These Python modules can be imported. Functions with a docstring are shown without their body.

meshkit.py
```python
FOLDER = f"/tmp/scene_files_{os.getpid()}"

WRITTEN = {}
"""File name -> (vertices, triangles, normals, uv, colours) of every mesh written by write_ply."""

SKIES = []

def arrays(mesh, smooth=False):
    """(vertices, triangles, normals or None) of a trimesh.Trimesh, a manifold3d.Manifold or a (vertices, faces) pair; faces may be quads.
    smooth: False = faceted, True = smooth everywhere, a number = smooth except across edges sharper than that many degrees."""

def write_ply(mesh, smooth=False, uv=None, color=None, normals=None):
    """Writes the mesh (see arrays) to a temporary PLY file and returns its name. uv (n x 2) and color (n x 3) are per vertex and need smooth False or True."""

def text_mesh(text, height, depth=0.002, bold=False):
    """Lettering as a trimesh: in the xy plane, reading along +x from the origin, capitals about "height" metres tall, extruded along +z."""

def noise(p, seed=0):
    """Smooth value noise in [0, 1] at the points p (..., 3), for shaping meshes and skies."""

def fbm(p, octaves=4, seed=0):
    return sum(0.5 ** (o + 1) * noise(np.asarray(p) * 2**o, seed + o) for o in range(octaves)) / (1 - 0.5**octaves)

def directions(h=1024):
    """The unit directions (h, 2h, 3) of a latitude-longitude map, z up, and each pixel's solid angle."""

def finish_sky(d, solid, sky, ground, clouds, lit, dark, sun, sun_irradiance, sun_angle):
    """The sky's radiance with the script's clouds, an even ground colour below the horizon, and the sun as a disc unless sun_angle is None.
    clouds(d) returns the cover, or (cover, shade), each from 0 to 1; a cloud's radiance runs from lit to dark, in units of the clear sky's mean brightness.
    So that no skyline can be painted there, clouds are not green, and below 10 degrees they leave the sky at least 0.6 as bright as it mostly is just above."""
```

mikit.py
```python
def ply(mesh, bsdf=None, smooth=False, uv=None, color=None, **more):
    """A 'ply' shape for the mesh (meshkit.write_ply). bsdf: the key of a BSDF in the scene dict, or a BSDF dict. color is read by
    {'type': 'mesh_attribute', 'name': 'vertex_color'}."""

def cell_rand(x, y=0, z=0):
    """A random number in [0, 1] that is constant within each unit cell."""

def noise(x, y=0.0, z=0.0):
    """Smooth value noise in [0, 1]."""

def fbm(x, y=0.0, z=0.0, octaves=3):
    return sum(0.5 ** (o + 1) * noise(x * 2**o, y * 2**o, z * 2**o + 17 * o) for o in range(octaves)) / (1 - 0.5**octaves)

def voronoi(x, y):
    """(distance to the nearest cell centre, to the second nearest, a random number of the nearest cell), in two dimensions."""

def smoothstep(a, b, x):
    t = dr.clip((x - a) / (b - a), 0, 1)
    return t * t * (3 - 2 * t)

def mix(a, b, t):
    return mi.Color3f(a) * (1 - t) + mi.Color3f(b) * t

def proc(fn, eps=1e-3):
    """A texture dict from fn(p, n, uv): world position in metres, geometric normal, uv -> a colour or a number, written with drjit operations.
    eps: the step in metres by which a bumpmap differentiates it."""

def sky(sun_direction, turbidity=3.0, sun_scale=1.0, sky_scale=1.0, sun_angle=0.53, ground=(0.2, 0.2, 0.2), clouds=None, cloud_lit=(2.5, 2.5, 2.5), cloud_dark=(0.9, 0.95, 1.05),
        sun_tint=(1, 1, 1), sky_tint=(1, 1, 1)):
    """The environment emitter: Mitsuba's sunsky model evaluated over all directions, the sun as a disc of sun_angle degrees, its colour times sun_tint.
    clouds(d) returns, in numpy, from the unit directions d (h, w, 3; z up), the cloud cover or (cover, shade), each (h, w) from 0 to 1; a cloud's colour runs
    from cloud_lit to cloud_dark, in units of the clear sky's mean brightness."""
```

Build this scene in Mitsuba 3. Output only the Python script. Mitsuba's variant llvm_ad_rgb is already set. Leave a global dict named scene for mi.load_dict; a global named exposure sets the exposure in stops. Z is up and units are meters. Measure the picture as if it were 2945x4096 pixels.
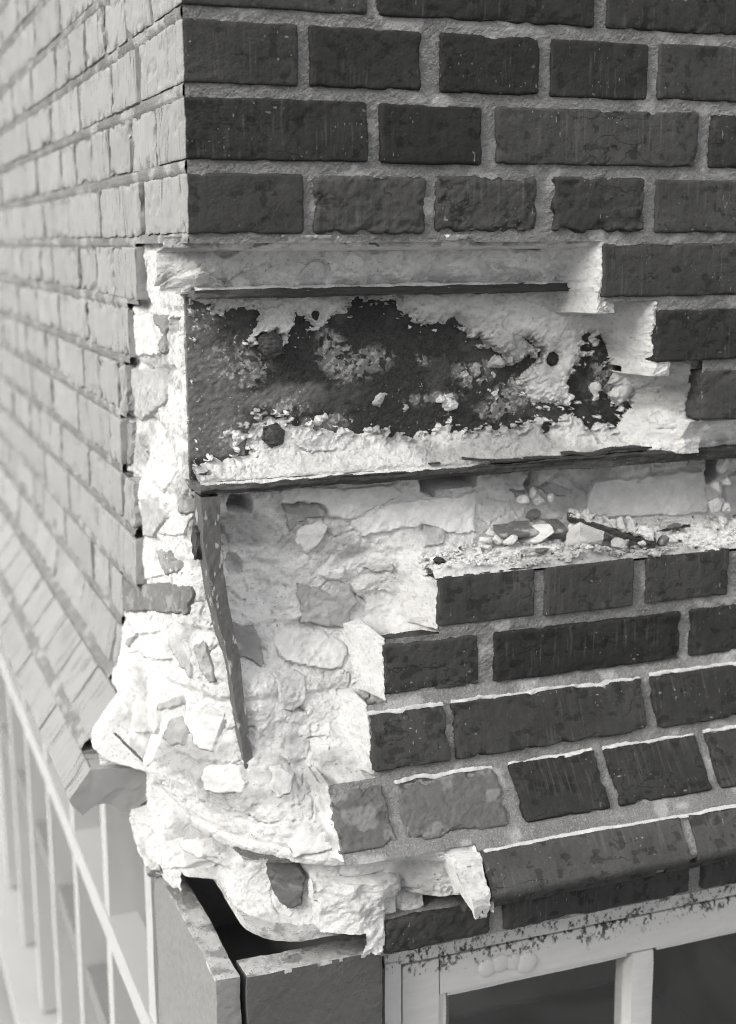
"""A broken brick corner with an exposed steel beam, black and white."""
import math
import numpy as np
import drjit as dr
import trimesh
import shapely
import shapely.geometry as sg
import mitsuba as mi
import mikit
from mikit import proc, noise as tn, fbm as tf, smoothstep, cell_rand, voronoi
import meshkit
from meshkit import fbm, noise

rng = np.random.default_rng(7)
scene, labels = {}, {}
T = mi.ScalarTransform4f

# ------------------------------------------------------------------ camera, sky, exposure
CAM = np.array([-.29983, -1.22941, -.00774])
YAW, PITCH, ROLL = .3672, .195637, -.0056326
fw = np.array([math.sin(YAW) * math.cos(PITCH), math.cos(YAW) * math.cos(PITCH), -math.sin(PITCH)])
rt = np.cross(fw, [0, 0, 1.0]); rt /= np.linalg.norm(rt)
up = np.cross(rt, fw)
up = -math.sin(ROLL) * rt + math.cos(ROLL) * up
scene['camera'] = {'type': 'thinlens', 'fov': 41.242, 'fov_axis': 'y', 'near_clip': .02, 'far_clip': 400.0, 'aperture_radius': .0058, 'focus_distance': 1.36,
                   'to_world': T().look_at(origin=CAM.tolist(), target=(CAM + fw).tolist(), up=up.tolist())}
SUN = (-.82, -.29, .50)
scene['sky'] = mikit.sky(SUN, turbidity=3, sun_scale=.19, sun_angle=26, clouds=lambda d: 1.0, cloud_lit=(1.0, 1.0, 1.0), cloud_dark=(1.0, 1.0, 1.0),
                         sun_tint=(.818, 1.0, 1.39), ground=(.2, .2, .2))
exposure = 3.98

# ------------------------------------------------------------------ helpers
def numbered(key):
    if key not in scene and key not in labels and not any(k.startswith(key + '__') for k in TAKEN):
        TAKEN.add(key); return key
    n = COUNT.get(key, 0)
    while True:
        n += 1
        k = f'{key}_{n:03d}'
        if k not in TAKEN:
            COUNT[key] = n; TAKEN.add(k); return k
TAKEN, COUNT = set(), {}


def fresh(key):
    """the key, or its next free number"""
    if key not in TAKEN:
        TAKEN.add(key); return key
    n = COUNT.get(key, 0) + 1
    COUNT[key] = n
    k = f'{key}_{n:03d}'
    TAKEN.add(k)
    return k


def add(key, mesh, bsdf, smooth=False, uv=None, color=None, **label):
    key = fresh(key)
    scene[key] = mikit.ply(mesh, bsdf, smooth=smooth, uv=uv, color=color)
    if label:
        labels[key] = label
    return key


def thing(name, label, category, group=None):
    key = fresh(name)
    labels[key] = {'label': label, 'category': category}
    if group:
        labels[key]['group'] = group
    return key


def grey(v):
    return {'type': 'rgb', 'value': [float(v)] * 3}


def g3(v):
    return mi.Color3f(v, v, v)


def mat(name, col, rough=.8, spec=.3, bump=None, scale=1.0, eps=4e-4, **more):
    b = {'type': 'principled', 'base_color': proc(col) if callable(col) else grey(col), 'roughness': rough, 'specular': spec, **more}
    if bump is not None:
        b = {'type': 'bumpmap', 'texture': proc(bump, eps), 'scale': scale, 'bsdf': b}
    scene[name] = {'type': 'twosided', 'bsdf': b}


# ------------------------------------------------------------------ materials (albedos; the picture is black and white)
def code(uv):
    k = dr.floor(uv.x / 10)
    w = dr.floor(uv.y / 10)
    return k, uv.x - 10 * k, w, uv.y - 10 * w


def brick_col(p, n, uv):
    k, u, w, v = code(uv)
    pale = dr.select(k >= 10, 1.0, 0.0)  # faces turned to the sun, whose colour carries the sunlight
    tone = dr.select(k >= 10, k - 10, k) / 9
    drag = tf(u * 260 + w * 31, v * 22 + w * 7, w, 3)
    fold = tf(u * 34 + w * 13, v * 46 + w * 3, w + 5, 4)
    grit = tn(u * 900, v * 900, w)
    dark = .008 + .040 * tone
    blot = tf(u * 17 + w * 5, v * 26 + w, w + 8, 4)
    c = dark * (.40 + .34 * drag + .36 * fold + .62 * blot + .30 * grit)
    crease = abs(tf(u * 30 + w * 3, v * 60 + w, w + 2, 4) - .5)
    c = c * (1 - .50 * (1 - smoothstep(.006, .022, crease)) * smoothstep(.48, .60, blot))
    c = c * (1 - .40 * smoothstep(.60, .70, tf(u * 90 + w, v * 110, w + 6, 4)))
    c = c + .16 * smoothstep(.90, .97, tn(u * 420 + 9, v * 260, w + 2)) * smoothstep(.5, .7, tf(u * 30, v * 30, w, 2))
    c = c + .022 * smoothstep(.58, .8, tf(u * 420 + 5, v * 30, w + 9, 3)) * smoothstep(.45, .65, tf(u * 22, v * 22, w + 3, 2))
    sunlit_tone = .25 * (.86 + .16 * tone + .16 * drag + .12 * fold)  # same brick lightened: sunlight on the side faces put into the colour
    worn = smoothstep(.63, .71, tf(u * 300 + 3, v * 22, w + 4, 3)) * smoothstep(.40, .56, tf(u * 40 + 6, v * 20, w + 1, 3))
    side = sunlit_tone * (1 - .50 * worn)
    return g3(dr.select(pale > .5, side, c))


def brick_bump(p, n, uv):
    k, u, w, v = code(uv)
    return tf(u * 240 + w * 31, v * 50 + w * 7, w, 3) * .0007 + tf(u * 600, v * 600, w, 2) * .0005 + tf(u * 90 + w, v * 110, w + 6, 4) * -.0010


def broken_col(p, n, uv):
    k, u, w, v = code(uv)
    t = k / 9
    base = .045 + .62 * t * dr.sqrt(t)
    f = tf(p.x * 90 + 3, p.y * 90, p.z * 90, 3)
    g = tn(p.x * 900, p.y * 900, p.z * 900)
    c = base * (.72 + .40 * f + .16 * g)
    dust = smoothstep(.52, .66, tf(p.x * 45 + 8, p.y * 45, p.z * 60, 4)) * (.04 + .60 * t)
    c = c * (1 - dust) + .52 * dust
    return g3(c)


def rough_bump(p, n, uv):
    return tf(p.x * 240, p.y * 240, p.z * 240, 4) * .0030 + tn(p.x * 1100, p.y * 1100, p.z * 1100) * .0004


def joint_col(p, n, uv):
    g = tn(p.x * 1100, p.y * 1100, p.z * 1100)
    f = tf(p.x * 26, p.y * 26, p.z * 26, 4)
    c = .20 * (.42 + .55 * f + .85 * g * g)
    c = c + .35 * smoothstep(.93, .98, tn(p.x * 620 + 4, p.y * 620, p.z * 620))
    c = c + .12 * smoothstep(.55, .7, tf(p.x * 40 + 9, p.y * 40, p.z * 40, 3))
    return g3(c)


def grain_bump(p, n, uv):
    return tn(p.x * 800, p.y * 800, p.z * 800) * .0012 + tf(p.x * 350, p.y * 350, p.z * 350, 2) * .0018


def plaster_col(p, n, uv):
    big = tf(p.x * 13 + 4, p.y * 13, p.z * 17, 4)
    mid = tf(p.x * 60, p.y * 60 + 8, p.z * 60, 3)
    fine = tn(p.x * 800, p.y * 800, p.z * 800)
    pit = smoothstep(.70, .80, tf(p.x * 420, p.y * 420, p.z * 420 + 2, 2))
    c = .57 * (.84 + .22 * mid + .14 * fine) * (1 - .28 * pit)
    c = c * (1 - .40 * smoothstep(.52, .70, big))
    spot = smoothstep(.86, .93, tn(p.x * 330 + 2, p.y * 330, p.z * 330)) * smoothstep(.5, .66, tf(p.x * 22 + 1, p.y * 22, p.z * 22 + 3, 3))
    c = c * (1 - .6 * spot)
    c = c * (1 - .16 * smoothstep(.50, .70, tf(p.x * 210 + 7, p.y * 210, p.z * 210, 4)))
    return g3(c)


def plaster_bump(p, n, uv):
    return tf(p.x * 130, p.y * 130, p.z * 130, 5) * .0042 + tn(p.x * 700, p.y * 700, p.z * 700) * .0010


def rust_col(p, n, uv):
    f = tf(p.x * 70, p.y * 300, p.z * 300, 3)
    g = tn(p.x * 800, p.y * 800, p.z * 800)
    c = .034 * (.45 + .7 * f + .6 * g)
    near = 1 - smoothstep(.03, .16, p.x + .05 * tf(p.x * 60, p.z * 60, 0, 3))
    c = c + .055 * near * smoothstep(.30, .5, tf(p.x * 50, p.y * 50 + 3, p.z * 120, 3))
    c = c + .28 * smoothstep(.90, .96, tn(p.x * 260, p.y * 600, p.z * 600)) * smoothstep(.52, .6, tf(p.x * 25, p.y * 25, p.z * 25 + 5, 3))
    return g3(c)


def rust_bump(p, n, uv):
    return tf(p.x * 60, p.y * 420, p.z * 420, 3) * .0022 + tf(p.x * 300, p.y * 300, p.z * 300, 3) * .0014


def bar_col(p, n, uv):
    f = tf(p.x * 500, p.y * 500, p.z * 90, 4)
    return g3(.105 * (.55 + .7 * f) + .22 * smoothstep(.62, .72, tf(p.x * 200, p.y * 200, p.z * 70 + 3, 4)))


ELLS = [(.067, -.128, .036, .019), (.191, -.128, .042, .018), (.17, -.116, .02, .02), (.328, -.145, .022, .012), (.111, -.174, .03, .010), (.058, -.202, .022, .02), (.37, -.17, .03, .015),
        (.487, -.158, .018, .025), (.358, -.183, .025, .012), (.273, -.132, .010, .006), (.021, -.084, .02, .012), (.287, -.17, .03, .008), (.161, -.19, .03, .01)]


def web_col(p, n, uv):
    x, z = p.x, p.z
    wx = (tf(x * 45, z * 45, 1, 4) - .5) * .030
    wz = (tf(x * 45 + 9, z * 45, 4, 4) - .5) * .030
    fine = tf(x * 260, z * 260, 2, 3)
    g = tn(x * 900, z * 900, 1)
    c = .024 * (.3 + .8 * fine + 1.0 * g)
    c = c + .026 * smoothstep(.5, .62, tf(x * 28 + 3, z * 28, 6, 4))
    prim = (1 - smoothstep(.045, .085, x + wx + .35 * (z + .16) * smoothstep(-.16, -.10, z))) * smoothstep(-.222, -.214, z + .3 * wz)
    band = smoothstep(-.176, -.168, z + .6 * wz) * (1 - smoothstep(-.156, -.148, z + .6 * wz)) * (1 - smoothstep(.13, .17, x + wx))
    prim = dr.maximum(prim, band)
    c = c * (1 - prim) + .125 * (.75 + .35 * fine + .15 * g) * prim
    m = mi.Float(0)
    for ex, ez, rx, rz in ELLS:
        d = dr.sqrt(dr.square((x + wx - ex) / (1.15 * rx)) + dr.square((z + .7 * wz - ez) / (1.2 * rz)))
        m = dr.maximum(m, 1 - smoothstep(.55, 1.15, d))
    sp = smoothstep(.38, .50, tf(x * 190, z * 210, 8, 4) + .18 * (m - .5))
    pits = smoothstep(.60, .68, tf(x * 130 + 5, z * 130, 12, 3))
    m = m * sp * (1 - .9 * pits)
    c = c * (1 - m) + (.15 + .16 * smoothstep(.5, .7, tf(x * 330, z * 330, 3, 2))) * m
    flecks = smoothstep(.80, .88, tf(x * 420, z * 420, 5, 2)) * smoothstep(.46, .60, tf(x * 30, z * 30 + 8, 2, 3))
    return g3(c + .30 * flecks)


def web_bump(p, n, uv):
    return tf(p.x * 220, p.y * 220, p.z * 220, 4) * .0028


def paint_col(p, n, uv):
    x, z = p.x, p.z
    flake = tf(x * 48, z * 60, p.y * 60, 4)
    runs = tf(x * 210, z * 40, 3, 3)
    top = smoothstep(-.812, -.768, z + .030 * (flake - .5))
    speck = tf(x * 320, z * 220, p.y * 90 + 4, 4)
    mask = smoothstep(.55, .68, .60 * speck + .30 * flake + .10 * runs + .22 * (top - .72))
    c = .47 * (.9 + .15 * tf(x * 40, z * 200, p.y * 40, 3))
    return g3(c * (1 - mask * top) + .045 * mask * top)


def board_col(p, n, uv):
    f = tf(p.x * 160, p.y * 160, p.z * 160, 3)
    return g3(.20 * (.78 + .30 * f + .25 * tn(p.x * 800, p.y * 800, p.z * 800)))


def board_edge_col(p, n, uv):
    f = tf(p.x * 120, p.y * 120, p.z * 120, 3)
    s = smoothstep(.50, .66, tf(p.x * 55, p.y * 55 + 2, p.z * 55, 4))
    c = .42 * (.75 + .4 * f) * (1 - s * .45)
    return g3(c * (1 - .5 * smoothstep(.72, .85, tn(p.x * 700, p.y * 700, p.z * 700))))


mat('brick_mat', brick_col, .82, .25, brick_bump, 1.0)
mat('broken_mat', broken_col, .9, .15, rough_bump, 1.0)
mat('joint_mat', joint_col, .95, .1, grain_bump, 1.0)
mat('plaster_mat', plaster_col, .95, .1, plaster_bump, 1.0)
mat('pale_edge_mat', lambda p, n, uv: g3(.50 * (.7 + .5 * tf(p.x * 120, p.y * 120, p.z * 120, 3))), .95, .1)
mat('rust_mat', rust_col, .75, .3, rust_bump, 1.0)
mat('web_mat', web_col, .75, .3, web_bump, 1.0)
mat('bolt_mat', lambda p, n, uv: g3(.055 * (.35 + 1.1 * tf(p.x * 260, p.y * 260, p.z * 260, 3))), .6, .4, rust_bump, 1.0)
mat('bar_mat', bar_col, .7, .3, lambda p, n, uv: tf(p.x * 260, p.y * 260, p.z * 130, 4) * .0018, 1.0)
mat('paint_mat', paint_col, .5, .4)
mat('dull_board_mat', lambda p, n, uv: g3(.085 * (.78 + .30 * tf(p.x * 160, p.y * 160, p.z * 160, 3) + .25 * tn(p.x * 800, p.y * 800, p.z * 800))), .85, .2, grain_bump, .7)
mat('board_mat', board_col, .85, .2, grain_bump, .7)
mat('edge_mat', board_edge_col, .9, .15, rough_bump, .8)
mat('white_mat', .42, .45, .4)
mat('blind_mat', .38, .9, .1)
mat('dim_mat', .17, .9, .1)
mat('slate_mat', lambda p, n, uv: g3(.13 * (.7 + .5 * tf(p.x * 90, p.y * 90, p.z * 300, 3)) + .2 * smoothstep(.56, .66, tf(p.x * 60, p.y * 60, p.z * 60 + 3, 4))), .8, .2, rough_bump, .5)
mat('terrace_mat', lambda p, n, uv: g3(.38 * (.8 + .3 * tf(p.x * 6, p.y * 6, 0, 4))), .9, .1)
mat('ground_mat', lambda p, n, uv: g3(.14 * (.7 + .5 * tf(p.x * .8, p.y * .8, 0, 4))), .9, .1)
mat('room_mat', lambda p, n, uv: g3(.16 + .12 * smoothstep(.45, .6, tf(p.x * 3, p.y * 3, p.z * 3, 2))), .9, .1)
scene['pane_mat'] = {'type': 'thindielectric', 'int_ior': 1.5}

# ---- the broken corner: a surface wrapped round the corner; s runs along it (left side < -SA, round arris, front > SA), z is height ----
SA = .045
BZ = np.array([-.74, -.70, -.625, -.615, -.605, -.58, -.50, -.42, -.35, -.25, .02])
BXL = np.array([.046, .044, .046, .040, .039, .036, .026, .018, .014, .012, .010])
BYF = np.array([-.014, -.016, -.006, -.021, -.021, .006, .045, .066, .078, .088, .098])
BR = np.array([.060, .060, .055, .060, .060, .058, .050, .040, .032, .024, .020])


def wbase(z):
    return np.interp(z, BZ, BXL), np.interp(z, BZ, BYF), np.interp(z, BZ, BR)


def wrap(s, z, d):
    """(s, z, outward distance) -> point"""
    xl, yf, r = wbase(z)
    a = np.clip((s + SA) / (2 * SA), 0, 1) * np.pi / 2
    nx, ny = -np.cos(a), -np.sin(a)
    x = xl + r + r * nx + np.maximum(s - SA, 0) + d * nx
    y = yf + r + r * ny + np.maximum(-SA - s, 0) + d * ny
    return np.stack([x, y, z + 0 * x], -1)


def unwrap(p):
    """point -> (s, z, outward distance)"""
    x, y, z = p[..., 0], p[..., 1], p[..., 2]
    xl, yf, r = wbase(z)
    cx, cy = xl + r, yf + r
    a = np.arctan2(np.maximum(cy - y, 1e-9), np.maximum(cx - x, 1e-9))
    left, front = y >= cy, x >= cx
    inner = left & front
    s = np.where(left & ~front, -SA - (y - cy), np.where(front & ~left, SA + x - cx, a / (np.pi / 2) * 2 * SA - SA))
    d = np.where(left & ~front, xl - x, np.where(front & ~left, yf - y, np.hypot(x - cx, y - cy) - r))
    d = np.where(inner, -np.minimum(x - xl, y - yf), d)
    s = np.where(inner, np.where(x - xl < y - yf, -SA - (y - cy), SA + x - cx), s)
    return s, z, d


def wfield(s, z, ctrl, coef):
    """smooth outward distance from control points (linear radial basis)"""
    out = coef[-3] + coef[-2] * s + coef[-1] * z
    for (cs, cz, _), w in zip(ctrl, coef):
        out = out + w * np.sqrt((s - cs) ** 2 + (z - cz) ** 2 + 2.5e-4)
    return out


def wfit(ctrl):
    c = np.asarray(ctrl)
    n = len(c)
    A = np.zeros((n + 3, n + 3))
    A[:n, :n] = np.sqrt((c[:, None, 0] - c[None, :, 0]) ** 2 + (c[:, None, 1] - c[None, :, 1]) ** 2 + 2.5e-4)
    A[:n, :n] -= np.eye(n) * .003
    A[:n, n], A[:n, n + 1], A[:n, n + 2] = 1, c[:, 0], c[:, 1]
    A[n:, :n] = A[:n, n:].T
    return np.linalg.solve(A, np.concatenate([c[:, 2], [0, 0, 0]]))

CTRL = [[-0.198,-0.0145,0.0023],[-0.2066,-0.0551,0.0026],[-0.2578,-0.0987,0.0029],[-0.2822,-0.1432,0.0032],[-0.2957,-0.203,0.0037],[-0.3334,-0.2681,0.0044],[-0.266,-0.3025,0.0051],[-0.2721,-0.3635,0.0068],[-0.138,-0.0195,0.0003],[-0.0929,-0.0343,0.0004],[-0.1591,-0.0803,-0.0013],[-0.1643,-0.1072,-0.0011],[-0.1723,-0.1483,-0.0008],[-0.1788,-0.1818,-0.0005],[-0.0678,-0.0638,-0.0054],[-0.0786,-0.1275,-0.0049],[-0.0874,-0.1799,-0.0045],[-0.0965,-0.2337,-0.0041],[-0.2258,-0.2329,-0.0081],[-0.1696,-0.2087,-0.0083],[-0.2136,-0.2788,0.0086],[-0.097,-0.2702,0.0084],[-0.1802,-0.3248,0.0015],[-0.0774,-0.2912,0.0008],[-0.1886,-0.3665,0.0029],[-0.063,-0.3415,0.0018],[-0.0122,-0.2917,0.0008],[-0.3798,-0.4585,0.0178],[-0.3714,-0.4345,0.0154],[-0.2838,-0.4209,0.0061],[-0.118,-0.3868,0.0041],[-0.0245,-0.3692,0.0031],[-0.4068,-0.4945,0.0155],[-0.2325,-0.4669,0.0127],[-0.0692,-0.4176,0.0079],[0.0186,-0.404,0.0071],[-0.3415,-0.5232,0.0409],[-0.1898,-0.487,0.0367],[-0.3074,-0.5177,0.0582],[-0.3403,-0.5431,0.0674],[-0.2795,-0.5509,0.0684],[-0.2344,-0.5183,0.0223],[-0.0665,-0.4693,0.0169],[-0.2399,-0.5494,0.0522],[-0.2607,-0.5648,0.0221],[-0.0644,-0.4932,0.0133],[0.0476,-0.4578,0.0098],[-0.2861,-0.5898,0.0922],[-0.2344,-0.5778,0.0717],[-0.1092,-0.5532,0.0687],[-0.1758,-0.566,0.0182],[-0.0158,-0.5156,0.012],[-0.2321,-0.6101,0.0335],[-0.1326,-0.5937,0.0316],[-0.1359,-0.6129,0.0198],[-0.3297,-0.6907,0.0642],[-0.2853,-0.6947,0.0641],[-0.1872,-0.6469,0.0574],[-0.1389,-0.6557,0.0572],[-0.2965,-0.7372,0.0559],[-0.1822,-0.6977,0.0541],[-0.1479,-0.6635,0.033],[0.0811,-0.2846,0.0025],[0.1486,-0.282,0.0028],[0.2051,-0.2729,0.0037],[0.2459,-0.2895,0.002],[0.1037,-0.3182,-0.0008],[0.1578,-0.323,-0.0013],[0.2139,-0.3224,-0.0012],[0.2723,-0.3164,-0.0006],[0.0859,-0.3575,-0.0083],[0.136,-0.3818,-0.0124],[0.1758,-0.3943,-0.0146],[0.2095,-0.3546,-0.0028],[0.2216,-0.3838,-0.0078],[0.2425,-0.3628,0.0098],[0.2312,-0.3953,0.0042],[0.2517,-0.3606,0.0462],[0.2421,-0.4008,0.0393],[0.0825,-0.4214,-0.0044],[0.1358,-0.4277,-0.006],[0.1756,-0.4381,-0.0087],[0.1882,-0.4316,0.001],[0.0737,-0.4601,0.0005],[0.108,-0.4645,-0.0007],[0.161,-0.4592,0.0037],[0.1811,-0.4334,0.0105],[0.1439,-0.4782,0.0027],[0.0523,-0.5041,0.005],[0.0914,-0.5098,0.0022],[0.1292,-0.5124,0.0089],[0.0506,-0.5374,0.0108],[0.0725,-0.5464,0.0064],[0.1263,-0.5305,0.0261],[0.0533,-0.5751,0.0364],[0.0915,-0.5817,0.0322],[0.124,-0.5883,0.0421],[0.1665,-0.6361,0.0525],[0.1946,-0.6275,0.0537],[0.1299,-0.6486,0.0388],[0.0815,-0.6261,0.0299],[0.1068,-0.6637,0.0248],[0.0461,-0.6461,0.0112],[0.0575,-0.6842,0.0061],[0.102,-0.6992,0.0141],[0.1445,-0.62,0.0365],[0.1426,-0.66,0.0393],[0.141,-0.7,0.034],[0.4404,-0.4,0.0094],[0.419,-0.5,-0.015],[0.3732,-0.2884,-0.0158],[0.468,-0.2838,-0.0154],[0.5499,-0.2837,-0.0154],[0.6176,-0.2855,-0.0155],[0.6694,-0.2951,-0.0165],[0.4987,-0.3094,-0.0179],[0.3074,-0.2842,-0.0034],[0.3051,-0.3091,-0.0059],[-0.02,-0.3,0.0],[0.02,-0.3,0.0],[-0.02,-0.4,0.0],[0.02,-0.4,0.0],[-0.02,-0.5,0.0],[0.02,-0.5,0.0],[-0.02,-0.61,0.0],[0.02,-0.61,0.0],[-0.02,-0.66,-0.008],[0.02,-0.66,-0.008],[-0.02,-0.7,0.0],[0.02,-0.7,0.0]]
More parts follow.
